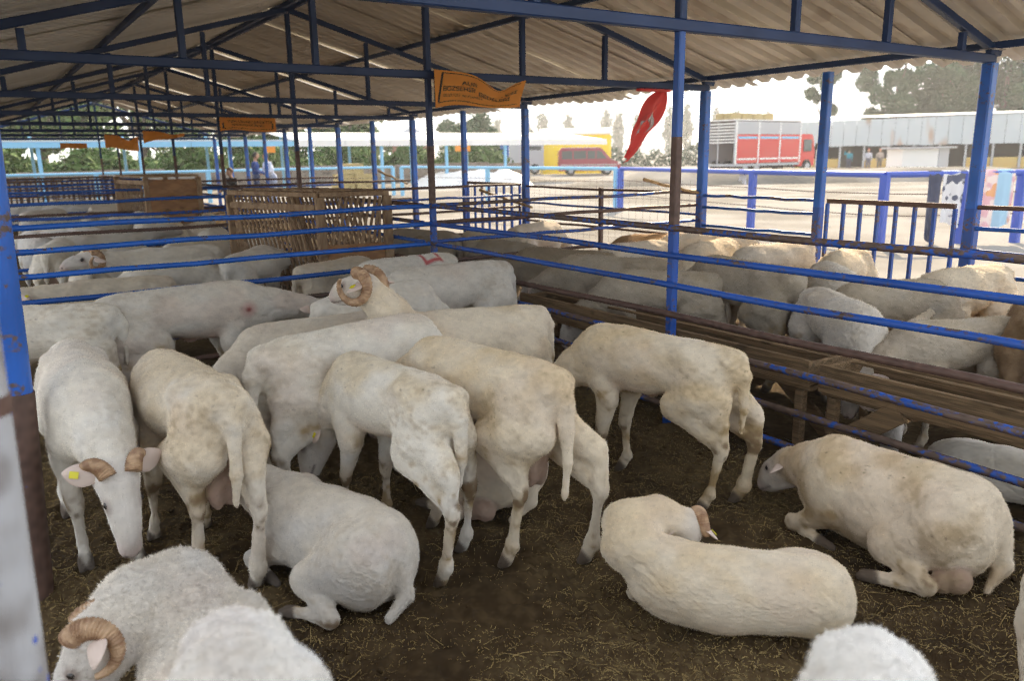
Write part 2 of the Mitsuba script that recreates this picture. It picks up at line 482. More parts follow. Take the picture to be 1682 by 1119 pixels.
# the pale scuffed pipe right at the camera on the left
pp = thing('gate_post', 'scuffed grey gate pipe with blue flecks close at the left edge', 'post')
part(pp, 'pipe', tube([(-0.026, 1.19, 1.70), (-0.038, 1.20, 1.19), (-0.052, 1.212, 0.6), (-0.066, 1.22, -0.05)], 0.036, 24), 'pale_pipe', 60)
part(pp, 'band', tube([(-0.0375, 1.20, 1.205), (-0.038, 1.20, 1.18)], 0.0385, 24), 'rust_pipe', 60)

# ---------------------------------------------------------------- feed troughs beyond the right fence
def trough(label, y0, y1, x0=3.175, x1=3.50, zt=0.525, seed=0, brace=True):
    t = thing('feed_trough', label, 'trough', 'feed troughs')
    r = np.random.default_rng(seed)
    xm = (x0 + x1) / 2
    def side(x, h, nm):
        part(t, nm, cat([beam((x, y0, zt - h / 2 + r.normal(0, .004)), (x, y1, zt - h / 2 + r.normal(0, .006)), 0.026, h, 0.06)]), 'trough_wood')
    side(x0, 0.13, 'side_plank'); side(x1, 0.13, 'side_plank')
    part(t, 'bottom_plank', beam((xm - 0.075, y0, zt - 0.145), (xm - 0.075, y1, zt - 0.145), 0.145, 0.022), 'trough_wood')
    part(t, 'bottom_plank', beam((xm + 0.075, y0, zt - 0.143), (xm + 0.075, y1, zt - 0.143), 0.145, 0.022), 'trough_wood')
    for y in (y0 + 0.014, y1 - 0.014):
        part(t, 'end_plank', beam((x0 + 0.015, y, zt - 0.07), (x1 - 0.015, y, zt - 0.07), 0.024, 0.115), 'trough_wood')
    part(t, 'inner_lath', beam((xm + 0.03, y0 + 0.03, zt - 0.015), (xm + 0.05, y1 - 0.03, zt - 0.02), 0.03, 0.012), 'trough_wood')
    for y in (y0 + 0.06, y1 - 0.06):
        for x in (x0 + 0.03, x1 - 0.03):
            part(t, 'leg', beam((x, y, -0.03), (x, y, zt - 0.158), 0.045, 0.045), 'trough_wood')
    if brace:
        part(t, 'brace', beam((x0 - 0.004, y1 + 0.03, 0.05), (x0 - 0.004, y1 - 0.40, zt - 0.13), 0.024, 0.10), 'trough_wood', label='slanting brace plank')
        part(t, 'brace', beam((x1 - 0.02, y0 + 0.05, 0.05), (x1 - 0.02, y0 + 0.45, zt - 0.16), 0.024, 0.09), 'trough_wood')
    return t


trough('long plank feed trough beyond the right fence, the farther of two', 2.20, 4.62, seed=1)
trough('plank feed trough at the right edge with a slanting brace, the nearer of two', 0.10, 2.14, seed=2)

# ---------------------------------------------------------------- hay racks in the left pens
def slat_face(rack, a, b, z0, z1, n, lean, w=0.022, m='rack_wood'):
    a, b = np.array(a, float), np.array(b, float)
    for k in range(n):
        t0 = (k + 0.5) / n
        t1 = min(max(t0 + lean, 0.0), 1.0)
        p, q = a + (b - a) * t0, a + (b - a) * t1
        part(rack, 'slat', beam((p[0], p[1], z0), (q[0], q[1], z1), w, 0.018), m)


def hay_rack():
    A, B, C = np.array([2.42, 6.55]), np.array([3.00, 6.45]), np.array([2.00, 7.80])
    Dd = B + C - A
    h = thing('hay_rack', 'wooden hay rack with close slanting slats in the left pen', 'hay rack')
    z0, zt = 0.30, 1.17
    for p in (A, B, C, Dd):
        part(h, 'post', beam((p[0], p[1], 0.0), (p[0], p[1], zt), 0.075, 0.06), 'rack_wood')
    for p, q in ((A, B), (A, C), (B, Dd), (C, Dd)):
        part(h, 'top_rail', beam((*p, zt + 0.022), (*q, zt + 0.022), 0.06, 0.042), 'rack_wood')
        part(h, 'bottom_rail', beam((*p, z0), (*q, z0), 0.05, 0.06), 'rack_wood')
    d = (C - A) / np.linalg.norm(C - A)
    part(h, 'band', beam((*(A - [0.02, 0.0] + d * 0.04), zt - 0.09), (*(C - [0.02, 0] - d * 0.04), zt - 0.09), 0.02, 0.06), 'rack_wood')
    slat_face(h, A + d * 0.06, C - d * 0.06, z0 + 0.03, zt - 0.005, 19, 0.24)
    slat_face(h, B + d * 0.06, Dd - d * 0.06, z0 + 0.03, zt - 0.005, 19, 0.24)
    e = (B - A) / np.linalg.norm(B - A)
    slat_face(h, A + e * 0.06, B - e * 0.06, 0.76, zt - 0.005, 9, 0.20)
    part(h, 'front_board', beam((*(A + e * 0.04), 0.56), (*(B - e * 0.04), 0.56), 0.02, 0.40), 'board_tan')
    part(h, 'top_plank', beam((*(A + d * 0.1 + e * .1), zt + 0.055), (*(C - d * .1 + e * 0.12), zt + 0.055), 0.12, 0.02), 'rack_wood')
    for k in range(7):
        t = 0.1 + 0.12 * k
        p, q = A + d * 1.25 * t + e * 0.02, A + d * 1.25 * t + e * 0.56
        part(h, 'lath', beam((*p, zt + 0.052), (*q, zt + 0.052), 0.03, 0.014), 'rack_wood')
    return h


hay_rack()
cr = thing('feed_crate', 'tan board feed crate with a slatted side, beyond the hay rack', 'crate')
A, B, C = np.array([1.96, 12.0]), np.array([2.66, 12.0]), np.array([1.80, 13.5])
for p in (A, B, C, B + C - A):
    part(cr, 'post', beam((*p, 0), (*p, 1.27), 0.07, 0.07), 'rack_wood')
part(cr, 'front_board', beam((*(A + [0.036, 0]), 0.93), (*(B - [0.036, 0]), 0.93), 0.025, 0.62), 'board_tan')
part(cr, 'top_board', beam((*((A + B) / 2 + [0, .02]), 1.285), (*((A + B) / 2 + C - A - [0, .02]), 1.285), 0.74, 0.025), 'rack_wood')
part(cr, 'side_rail', beam((*A, 1.2), (*C, 1.2), 0.05, 0.06), 'rack_wood')
part(cr, 'side_rail', beam((*A, 0.62), (*C, 0.62), 0.05, 0.06), 'rack_wood')
slat_face(cr, A + [0, 0.06], C - [0, 0.06], 0.64, 1.19, 14, 0.12)

# sticks lying across the rails
for lab, pts, r in [('bare wooden pole resting on the cross fence rails', [(5.52, 5.86, 1.245), (6.0, 5.83, 1.14), (6.46, 5.80, 1.045)], 0.017),
                    ('rough branch lying over the rails of the eave fence', [(6.22, 10.1, 1.0), (6.28, 9.5, 0.93), (6.24, 8.8, 0.80)], 0.024),
                    ('pale crooked branch leaning on the rails far along the eave', [(6.2, 13.6, 1.25), (6.1, 13.1, 1.15), (6.22, 12.5, 1.04)], 0.022)]:
    st = thing('wooden_pole', lab, 'pole', 'sticks lying on the rails')
    part(st, 'stick', tube(wobbly(pts[0], pts[-1], 0.008, 8, 3), np.linspace(r, r * 0.7, 8), 8), 'stick_wood', 50)
# ---------------------------------------------------------------- the yard outside
mat('white_paint', (0.74, 0.74, 0.72), 0.5)
mat('pale_grey', (0.42, 0.43, 0.45), 0.55)
mat('red_paint', (0.56, 0.055, 0.045), 0.4)
mat('maroon_paint', (0.27, 0.03, 0.055), 0.25, clearcoat=0.6)
mat('yellow_sheet', (0.86, 0.66, 0.04), 0.5)
mat('ochre_sheet', (0.58, 0.40, 0.12), 0.6)
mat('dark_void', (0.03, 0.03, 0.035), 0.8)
mat('glass_dark', (0.06, 0.075, 0.08), 0.12, specular=0.6)
mat('tyre', (0.03, 0.03, 0.03), 0.8)
mat('hay', wood((0.45, 0.36, 0.17), (0.33, 0.25, 0.11), 9, 9, 30), 0.85)
mat('low_wall', wood((0.28, 0.25, 0.22), (0.22, 0.19, 0.165), 3, 3, 3), 0.85)
mat('roof_tile', (0.30, 0.26, 0.25), 0.7)
mat('brick_red', (0.33, 0.16, 0.12), 0.8)


def tin_col(p, n, uv):
    a = fbm(p.x * 0.8, p.y * 0.8, p.z * 0.3, 3)
    c = mix((0.44, 0.50, 0.53), (0.52, 0.56, 0.58), a)
    return mix(c, (0.40, 0.24, 0.13), 0.8 * sstep(0.62, 0.74, fbm(p.x * 1.1 + 7, p.y * 1.1, p.z * 0.2, 3)))


mat('tin_sheet', mikit.proc(tin_col), 0.5)


def line_fence(label, pts, m, z=1.10, r=0.05, post=0.13, lower=(0.55,), name='yard_fence'):
    f = thing(name, label, 'fence', 'rail fences of the yard')
    for a, b in zip(pts[:-1], pts[1:]):
        part(f, 'rail', tube([(*a, z), (*b, z)], r, 12), m, 50)
        for q in lower:
            part(f, 'wire', tube([(*a, q), ((a[0] + b[0]) / 2, (a[1] + b[1]) / 2, q - 0.02), (*b, q)], 0.008, 5), 'rust_pipe')
    for p in pts:
        part(f, 'post', beam((*p, -0.1), (*p, z - 0.0), post, post), m)
    return f


line_fence('violet-blue pipe rail fence of the yard beyond the right eave', [(14.07, 6.12), (13.3, 6.62), (12.13, 7.30), (12.73, 10.42), (14.42, 16.2)], 'violet_blue', lower=(0.45, 0.8))
line_fence('light blue pipe rail fence running along the yard away from the shed', [(14.44, 16.4), (14.35, 22.8), (14.25, 29.1)], 'sky_blue', lower=(0.75,))
line_fence('light blue pipe rail fence across the yard behind the pens', [(14.2, 29.8), (10.8, 29.9), (7.0, 30.0), (3.4, 30.0), (0.0, 30.0), (-3.5, 30.0)], 'sky_blue', lower=(0.7,))

# canopy shelter behind: white roof, light blue posts, low wall
cp = thing('canopy', 'long white roofed shelter on light blue posts behind the yard', 'shelter')
CY = 36.0
for k in range(16):
    x = -6 + 2.3 * k
    if k >= 8:
        part(cp, 'roof_panel', beam((x + 1.15, CY - 0.1, 2.28), (x + 1.15, CY + 4.2, 2.75), 2.28, 0.06), 'white_paint')
        part(cp, 'fascia', box((x + 0.01, CY - 0.16, 2.02), (x + 2.29, CY - 0.11, 2.33)), 'white_paint')
    else:
        part(cp, 'roof_panel', beam((x + 1.15, CY - 0.1, 2.30), (x + 1.15, CY + 4.2, 2.36), 2.28, 0.06), 'tin_sheet')
        part(cp, 'fascia', box((x + 0.01, CY - 0.16, 2.04), (x + 2.29, CY - 0.11, 2.26)), 'sky_blue')
for k in range(9):
    x = -5 + 3.6 * k
    part(cp, 'post', beam((x, CY, -0.1), (x, CY, 2.24), 0.14, 0.14), 'sky_blue')
    part(cp, 'post', beam((x, CY + 4, -0.1), (x, CY + 4, 2.6), 0.12, 0.12), 'sky_blue')
wl = thing('low_wall', 'long low grey-brown wall behind the white roofed shelter', 'wall')
for k in range(12):
    part(wl, 'block', box((-8 + 3.2 * k + 0.02, 43.0, -0.1), (-8 + 3.2 * k + 3.18, 43.25, 1.05 + 0.05 * math.sin(k * 2.1))), 'low_wall')


# ---- livestock truck
def wheel(key, c, r, w, ax):
    """A wheel lying across the unit vector ax."""
    c, ax = np.array(c, float), np.array(ax, float)
    t = part(key, 'wheel', tube([c - ax * w / 2, c - ax * w * 0.42, c + ax * w * 0.42, c + ax * w / 2], [r * 0.9, r, r, r * 0.9], 22), 'tyre', 40)
    part(t, 'rim', tube([c - ax * (w / 2 + 0.012), c + ax * (w / 2 + 0.012)], r * 0.55, 16), 'pale_grey', 40)


def oriented(origin, heading):
    M = np.eye(4)
    c, s = math.cos(heading), math.sin(heading)
    M[:3, :3] = [[c, -s, 0], [s, c, 0], [0, 0, 1]]
    M[:3, 3] = origin
    return M


def put_in(key, M, name, mesh, m, smooth=False, label=None):
    mesh = mesh.copy(); mesh.apply_transform(M)
    return part(key, name, mesh, m, smooth, label)


ORD_B = ['first', 'second', 'third', 'last']


def livestock_truck():
    t = thing('livestock_truck', 'red and white livestock truck with open slatted rear and a hay load on its roof', 'truck')
    hd = math.radians(-33.7 + 36)
    M = oriented((37.95, 32.5, 0), hd)
    q = lambda nm, lo, hi, m, lab=None: put_in(t, M, nm, box(lo, hi), m, False, lab)
    L, W = 6.5, 2.5
    q('floor', (0, 0, 0.62), (L, W, 0.76), 'pale_grey')
    q('chassis', (0.2, 0.5, 0.45), (L + 1.6, W - 0.5, 0.615), 'dark_void')
    q('front_wall', (L - 0.06, 0.03, 0.765), (L, W - 0.03, 3.3), 'white_paint')
    q('far_wall', (0.03, W - 0.06, 0.765), (L - 0.065, W, 3.3), 'pale_grey')
    for i in range(4):
        x = 0.05 + i * (L - 0.1) / 3
        q('side_post', (x - 0.06, -0.045, 0.765), (x + 0.06, -0.002, 3.28), 'white_paint')
    for i in range(3):
        x0, x1 = 0.115 + i * (L - 0.1) / 3, -0.015 + (i + 1) * (L - 0.1) / 3
        q('side_panel', (x0, -0.03, 0.80), (x1, 0.0, 2.50), 'red_paint')
        q('side_panel', (x0, -0.03, 2.52), (x1, 0.0, 3.25), 'pale_grey', 'grey upper side sheet')
        q('stripe', (x0 + 0.1, -0.036, 2.24), (x1 - 0.1, -0.031, 2.38), 'sky_blue')
        q('stripe', (x0 + 0.1, -0.036, 1.0), (x1 - 0.1, -0.031, 1.10), 'white_paint')
        q('rib', (x0 + 0.1, -0.05, 1.5), (x1 - 0.1, -0.031, 1.56), 'red_paint')
    q('roof', (-0.05, -0.06, 3.30), (L, W + 0.05, 3.37), 'white_paint')
    for y in (0.0, W / 2, W - 0.07):
        q('rear_post', (-0.03, y, 0.765), (0.03, y + 0.07, 3.29), 'pale_grey')
    for k in range(7):
        q('rear_slat', (-0.055, 0.05, 2.0 + k * 0.18), (-0.032, W - 0.05, 2.08 + k * 0.18), 'white_paint')
    # cab
    prof = Polygon([(0.08, 0.55), (1.75, 0.55), (1.8, 1.35), (1.55, 2.35), (1.35, 2.5), (0.08, 2.5)]).buffer(0.04)
    cab = trimesh.creation.extrude_polygon(prof, W - 0.3, engine='earcut')
    cab.apply_transform(trimesh.transformations.rotation_matrix(math.pi / 2, [1, 0, 0]))
    cab.apply_translation([L + 0.05, W - 0.15, 0])
    c = put_in(t, M, 'cab', cab, 'red_paint', 30)
    put_in(c, M, 'window', box((L + 0.6, 0.10, 1.45), (L + 1.45, 0.145, 2.2)), 'glass_dark')
    put_in(c, M, 'windscreen', beam((L + 1.93, 0.35, 1.9), (L + 1.93, W - 0.35, 1.9), 0.03, 0.7), 'glass_dark')
    put_in(c, M, 'mirror', box((L + 1.75, -0.15, 1.55), (L + 1.82, 0.05, 1.95)), 'dark_void')
    for x in (1.1, 2.2, L + 1.0):
        for y in (0.2, W - 0.2):
            a = M[:3, :3] @ np.array([0, 1.0, 0])
            wheel(t, (M @ np.array([x, y, 0.46, 1]))[:3], 0.46, 0.3, a)
    for k in range(7):
        r = np.random.default_rng(k)
        b = trimesh.creation.box(extents=(0.95, 0.55, 0.36))
        b = b.subdivide().subdivide()
        b.vertices += (meshkit.noise(b.vertices * 6 + k) - 0.5)[:, None] * 0.08
        b.apply_translation([0.5 + (k % 4) * 1.05, 0.7 + 0.6 * (k // 4), 3.57])
        hb = thing('hay_bale', ORD_B[k % 4] + (' hay bale from the rear on the truck roof, near row' if k < 4 else ' hay bale from the rear on the truck roof, far row'), 'hay bale', 'hay bales on the truck roof')
        put_in(hb, M, 'bale', b, 'hay', 30)


livestock_truck()
# an earth bank in front of the vehicles hides their wheels
def bank(c, along, L, W, h, seed):
    a = np.array(along, float); a /= np.linalg.norm(a)
    n = np.array([-a[1], a[0]])
    us, ws = np.linspace(-1, 1, 60), np.linspace(-1, 1, 14)
    V = []
    for u in us:
        for w in ws:
            p = np.array(c) + a * u * L + n * w * W
            k = max(0, 1 - w * w) * max(0, 1 - u ** 4)
            V.append([p[0], p[1], -0.05 + h * k * (0.75 + 0.5 * float(meshkit.noise(np.array([u * 6 + seed, w * 2, 0.0]))))])
    f = []
    for i in range(59):
        for j in range(13):
            q = i * 14 + j
            f += [[q, q + 1, q + 15], [q, q + 15, q + 14]]
    m = tm(V, np.array(f))
    return m


struct('earth_bank', bank((35.0, 24.5), (0.83, -0.555), 13, 2.2, 0.72, 1), 'yard_dust', smooth=True, label='low pale bank of dust in front of the livestock truck')
struct('earth_bank', bank((21.2, 35.2), (0.83, -0.555), 3.2, 1.4, 0.85, 4), 'white_paint', smooth=True, label='white heap behind the light blue rail')


# ---- minivan
def minivan():
    v = thing('minivan', 'maroon minivan standing side-on in the yard, facing right', 'van')
    M = oriented((35.2, 46.2, 0), math.radians(-33.7))
    body = Polygon([(0.05, 0.35), (4.35, 0.35), (4.42, 0.8), (3.75, 1.05), (3.1, 1.80), (2.9, 1.88), (0.25, 1.88), (0.05, 1.7)]).buffer(0.05)
    for x in (0.85, 3.5):
        body = body.difference(Polygon([(x + 0.37 * math.cos(a), 0.32 + 0.37 * math.sin(a)) for a in np.linspace(0, 2 * math.pi, 20)[:-1]]))
    b = trimesh.creation.extrude_polygon(body, 1.7, engine='earcut')
    b.apply_transform(trimesh.transformations.rotation_matrix(math.pi / 2, [1, 0, 0]))
    b.apply_translation([0, 1.7, 0])
    put_in(v, M, 'body', b, 'maroon_paint', 30)
    for x0, x1 in ((0.2, 0.95), (1.05, 1.95), (2.05, 2.62)):
        put_in(v, M, 'window', box((x0, -0.012, 1.15), (x1, 0.03, 1.72)), 'glass_dark')
    tri = trimesh.creation.extrude_polygon(Polygon([(2.7, 1.15), (3.45, 1.15), (3.0, 1.70), (2.7, 1.72)]), 0.04, engine='earcut')
    tri.apply_transform(trimesh.transformations.rotation_matrix(math.pi / 2, [1, 0, 0]))
    tri.apply_translation([0, 0.03, 0])
    put_in(v, M, 'window', tri, 'glass_dark')
    put_in(v, M, 'roof_panel', box((0.25, 0.1, 1.925), (2.95, 1.6, 1.955)), 'white_paint')
    put_in(v, M, 'bumper', box((4.40, 0.1, 0.38), (4.52, 1.6, 0.62)), 'pale_grey')
    put_in(v, M, 'headlight', box((4.25, -0.02, 0.78), (4.46, 0.3, 0.92)), 'white_paint')
    put_in(v, M, 'trim_strip', box((0.1, -0.022, 0.70), (4.2, 0.0, 0.76)), 'pale_grey')
    a = M[:3, :3] @ np.array([0, 1.0, 0])
    for x in (0.85, 3.5):
        for y in (0.12, 1.58):
            wheel(v, (M @ np.array([x, y, 0.33, 1]))[:3], 0.33, 0.22, a)


minivan()


# ---- yellow stall and grey-blue van beside it
def yellow_stall():
    s = thing('yellow_stall', 'yellow sheeted stall with a pale rounded roof behind the maroon minivan', 'stall')
    M = oriented((37.3, 51.2, 0), math.radians(-33.7))
    for k in range(3):
        put_in(s, M, 'wall_sheet', box((k * 1.8 + 0.01, 0, 0.0), (k * 1.8 + 1.79, 0.05, 2.05)), 'yellow_sheet')
        put_in(s, M, 'upper_sheet', box((k * 1.8 + 0.01, -0.03, 2.055), (k * 1.8 + 1.79, 0.02, 2.95)), 'yellow_sheet')
    for x in (-0.05, 5.42):
        put_in(s, M, 'side_wall', box((x, 0.06, 0), (x + 0.04, 3.0, 2.9)), 'yellow_sheet')
    rf = trimesh.creation.cylinder(radius=1.7, height=5.6, sections=28)
    rf = rf.slice_plane([0, 0, 0], [1, 0, 0]) if False else rf
    rf.apply_transform(trimesh.transformations.rotation_matrix(math.pi / 2, [0, 1, 0]))
    rf.vertices[:, 2] = np.maximum(rf.vertices[:, 2], -0.05) * 0.28
    rf.apply_translation([2.7, 1.5, 3.02])
    put_in(s, M, 'roof', rf, 'white_paint', 40)
    g = thing('box_van', 'grey and blue box van with a dark slot, left of the yellow stall', 'van')
    M2 = oriented((34.3, 52.6, 0), math.radians(-33.7))
    put_in(g, M2, 'box', box((0.7, 0, 0.6), (3.4, 2.0, 2.5)), 'pale_grey')
    put_in(g, M2, 'roof', box((-0.1, -0.06, 2.505), (3.5, 2.06, 2.62)), 'white_paint')
    put_in(g, M2, 'cab', box((0.0, 0.05, 0.5), (0.69, 1.95, 2.45)), 'blue_paint')
    put_in(g, M2, 'window', box((1.7, -0.02, 1.85), (3.2, 0.0, 2.15)), 'glass_dark')
    a = M2[:3, :3] @ np.array([0, 1.0, 0])
    for x in (0.8, 2.7):
        for y in (0.1, 1.9):
            wheel(g, (M2 @ np.array([x, y, 0.4, 1]))[:3], 0.4, 0.25, a)


yellow_stall()


# ---- the long tin-clad shed at the right
def tin_shed():
    s = thing('tin_shed', 'long shabby tin sided shed with yellow lower panels at the right', 'shed')
    A, B = np.array([56.5, 42.2]), np.array([66.5, 24.5])
    L = np.linalg.norm(B - A); d = (B - A) / L
    M = oriented((*A, 0), math.atan2(d[1], d[0]))
    n = 22
    w = L / n
    for k in range(n):
        prof = []
        put_in(s, M, 'tin_sheet', box((k * w + 0.012, -0.02 + 0.02 * (k % 2), 1.78 + 0.03 * math.sin(k * 1.7)), (k * w + w - 0.012, 0.03 + 0.02 * (k % 2), 3.75 + 0.012 * k)), 'tin_sheet')
    for k in range(12):
        put_in(s, M, 'post', box((k * L / 11.5 - 0.07, 0.06, 0), (k * L / 11.5 + 0.07, 0.20, 3.7)), 'pale_grey')
    for k in range(11):
        if k % 4 == 2: continue
        put_in(s, M, 'lower_panel', box((k * L / 11.5 + 0.1, 0.22, 0), ((k + 1) * L / 11.5 - 0.1, 0.27, 0.80)), 'ochre_sheet')
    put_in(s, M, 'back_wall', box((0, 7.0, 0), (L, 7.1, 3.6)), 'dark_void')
    put_in(s, M, 'roof', beam((L / 2, -0.1, 3.95), (L / 2, 7.3, 4.35), L, 0.06), 'tin_sheet')
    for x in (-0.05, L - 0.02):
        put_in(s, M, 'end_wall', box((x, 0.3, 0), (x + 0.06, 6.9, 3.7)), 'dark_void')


tin_shed()
k = thing('kiosk', 'small white kiosk with a flat overhanging roof in front of the tin shed', 'kiosk')
M = oriented((50.1, 29.1, 0), math.radians(-33.7))
put_in(k, M, 'cabin', box((0, 0, 0), (2.3, 2.2, 1.50)), 'white_paint')
put_in(k, M, 'door', box((2.31, 0.3, 0.0), (2.34, 1.3, 1.4)), 'dark_void')
put_in(k, M, 'awning', box((-0.35, -0.35, 1.51), (3.3, 2.4, 1.62)), 'pale_grey')
for x in (2.9,):
    put_in(k, M, 'side_panel', box((2.35, 0.0, 0), (3.0, 0.06, 1.5)), 'pale_grey')

# house behind the shelter
h = thing('house', 'small brick house with a pale hipped roof beyond the shelter', 'house')
M = oriented((32.4, 68.8, 0), math.radians(-33.7))
put_in(h, M, 'wall', box((0.3, 0.3, 0), (3.9, 5, 2.8)), 'brick_red')
rv = np.array([[-0.2, -0.2, 2.8], [4.4, -0.2, 2.8], [4.4, 5.4, 2.8], [-0.2, 5.4, 2.8], [2.1, 2.0, 4.4], [2.1, 3.4, 4.4]])
put_in(h, M, 'roof', tm(rv, [[0, 1, 4], [1, 2, 5], [1, 5, 4], [2, 3, 5], [3, 0, 4], [3, 4, 5], [0, 2, 1], [0, 3, 2]]), 'pale_grey')
for x in (0.9, 2.5):
    put_in(h, M, 'window', box((x, 0.25, 1.1), (x + 0.8, 0.32, 2.2)), 'glass_dark')

# hay bales by the shelter
for i, (x, y, z) in enumerate([(12.6, 31.2, 0.0), (13.5, 31.1, 0.0), (12.7, 31.2, 0.42), (13.45, 31.1, 0.42), (13.0, 31.2, 0.84)]):
    b = trimesh.creation.box(extents=(0.85, 0.5, 0.41)).subdivide().subdivide()
    b.vertices += (meshkit.noise(b.vertices * 7 + i) - 0.5)[:, None] * 0.06
    b.apply_translation([x, y, z + 0.205])
    hb = thing('hay_bale', ['bottom left', 'bottom right', 'middle left', 'middle right', 'topmost'][i] + ' hay bale of the small stack behind the light blue rail', 'hay bale', 'hay bales stacked in the yard')
    part(hb, 'bale', b, 'hay', 30)


# ---------------------------------------------------------------- trees: trunk, limbs, and crowns of leaf clumps
def leaf_mat(key, c0, c1):
    def fn(p, n, uv):
        return mix(c0, c1, cellmix(p))
    def cellmix(p):
        return mikit.cell_rand(dr.floor(p.x * 3.1), dr.floor(p.y * 3.1), dr.floor(p.z * 3.1))
    scene[key] = {'type': 'twosided', 'bsdf': {'type': 'principled', 'base_color': mikit.proc(fn), 'roughness': 0.8, 'specular': 0.1}}


leaf_mat('leaf_dark', (0.036, 0.075, 0.032), (0.055, 0.105, 0.045))
leaf_mat('leaf_green', (0.075, 0.13, 0.042), (0.115, 0.175, 0.062))
leaf_mat('leaf_blue', (0.035, 0.070, 0.045), (0.06, 0.10, 0.06))
mat('bark', wood((0.14, 0.11, 0.085), (0.09, 0.07, 0.055), 8, 8, 2), 0.9)


def leaves(centres, radii, n, size, seed, flat=1.0):
    r = np.random.default_rng(seed)
    centres, radii = np.asarray(centres, float), np.asarray(radii, float)
    vol = radii ** 2
    w = r.choice(len(centres), n, p=vol / vol.sum())
    d = r.normal(size=(n, 3)); d /= np.linalg.norm(d, axis=1, keepdims=True)
    rad = radii[w] * (0.35 + 0.65 * r.random(n) ** 0.5)
    c = centres[w] + d * rad[:, None] * [1, 1, flat]
    a = r.normal(size=(n, 3)); a /= np.linalg.norm(a, axis=1, keepdims=True)
    b = np.cross(a, d + r.normal(size=(n, 3)) * 0.6); b /= np.linalg.norm(b, axis=1, keepdims=True) + 1e-9
    s = size * (0.6 + 0.8 * r.random(n))[:, None]
    V = np.stack([c - a * s, c + b * s * 0.45, c + a * s, c - b * s * 0.45], 1).reshape(-1, 3)
    i = np.arange(n)[:, None] * 4
    return tm(V, np.vstack([i + [0, 1, 2], i + [0, 2, 3]]))


def tree(label, x, y, h, w, n, m, seed, trunk=0.35, size=0.22, shape='round', name='tree', group='trees beyond the yard'):
    r = np.random.default_rng(seed)
    t = thing(name, label, 'tree', group)
    tr = [tube([(x, y, -0.2), (x + 0.1, y, h * 0.4), (x, y + 0.1, h * 0.85)], [trunk, trunk * 0.7, trunk * 0.15], 8)]
    cs, rs = [], []
    if shape == 'column':
        for k in range(16):
            z = h * (0.1 + 0.88 * k / 15)
            cs.append((x + r.normal(0, w * 0.1), y + r.normal(0, w * 0.1), z)); rs.append(w * 0.5 * (0.35 + 1.1 * math.sin(math.pi * (0.12 + 0.80 * k / 15)) * 0.7))
    else:
        for k in range(26):
            z = h * (0.30 + 0.66 * r.random())
            q = w * 0.5 * math.sqrt(max(0.05, 1 - ((z / h - 0.58) / 0.46) ** 2)) * r.random() ** 0.5
            a = r.random() * 6.28
            c = (x + q * math.cos(a), y + q * math.sin(a), z)
            cs.append(c); rs.append(w * (0.10 + 0.09 * r.random()))
            if k % 3 == 0:
                tr.append(tube([(x, y, h * 0.35), ((x + c[0]) / 2, (y + c[1]) / 2, z * 0.8), c], [trunk * 0.35, trunk * 0.2, 0.03], 6))
    part(t, 'trunk', cat(tr), 'bark', 40)
    part(t, 'crown', leaves(cs, rs, n, size, seed), m)


TREE_NAMES = ['slender tree between the middle eave posts, left of the big ones', 'tall dark tree at the left of the big group behind the tin shed', 'broad dark tree in the middle of the big group behind the tin shed', 'dark spreading tree seen past the right eave post', 'dark tree at the very right edge behind the tin shed', 'dark tree filling the back of the group behind the tin shed']
for i, (x, y, hh, w, n) in enumerate([(83.5, 58.5, 12.5, 4.0, 2600), (90.5, 54.0, 15.5, 7.5, 6500), (95.5, 50.5, 15.5, 9.0, 8000), (100, 46.5, 15.5, 10, 8000), (103, 42, 15, 10, 8000), (101, 53, 16.5, 11, 8000)]):
    tree(TREE_NAMES[i], x, y, hh, w, n, 'leaf_dark', 100 + i, size=0.33)
ORD = ['first', 'second', 'third', 'fourth', 'fifth', 'sixth', 'seventh', 'eighth', 'ninth', 'tenth', 'eleventh', 'twelfth', 'thirteenth']
# poplars far off, in a broken row
POPLARS = sorted([(136, 210, 12.0), (144, 205, 11.2), (148, 203, 13.5), (155, 199, 13.2), (168, 190, 13.5), (173, 187, 12.6), (163, 190, 14.6), (181, 181, 14.8), (185, 178, 15.6), (196, 168, 13.5), (203, 162, 12.5), (192, 172, 14.2), (122, 219, 11)], key=lambda q: q[0] / q[1])
for i, (x, y, hh) in enumerate(POPLARS):
    tree(ORD[i] + ' hazy poplar from the left in the far row on the horizon', x, y, hh, 3.4, 900, 'leaf_blue', 200 + i, size=0.6, shape='column', name='poplar', group='far poplars on the horizon')
GR = ['bright green tree left of the hipped roof', 'green tree just behind the hipped roof house', 'green bushy tree between shed end and shelter', 'pale green tree far left beyond the shed end', 'green tree second from the left beyond the shed end', 'rounded green tree third beyond the shed end', 'tall green tree right beyond the shed end', 'dark green tree beside the hipped roof, right of it', 'green tree behind the far left pens']
for i, (x, y, hh, w) in enumerate([(23, 55, 5.6, 6.0), (31, 74, 6.5, 7), (17, 56, 5.2, 6), (-4, 60, 7.5, 8), (4, 62, 8.5, 9), (10, 60, 8, 9), (-12, 62, 8, 9), (42, 70, 5.2, 6), (0.5, 66, 9, 10)]):
    tree(GR[i], x, y, hh, w, 3500, 'leaf_green' if i != 7 else 'leaf_dark', 300 + i, size=0.30)
hg = []
for k in range(70):
    x = -14 + 46 * k / 70
    hg.append((x, 47.5 + 1.2 * math.sin(k * 1.3), 0.8 + 0.5 * math.sin(k * 0.9)))
struct('hedge', cat([leaves(hg, np.full(len(hg), 1.35), 26000, 0.16, 5), leaves(hg, np.full(len(hg), 1.0), 9000, 0.38, 15)]), 'leaf_green', kind='stuff', label='green scrub growing behind the low wall')
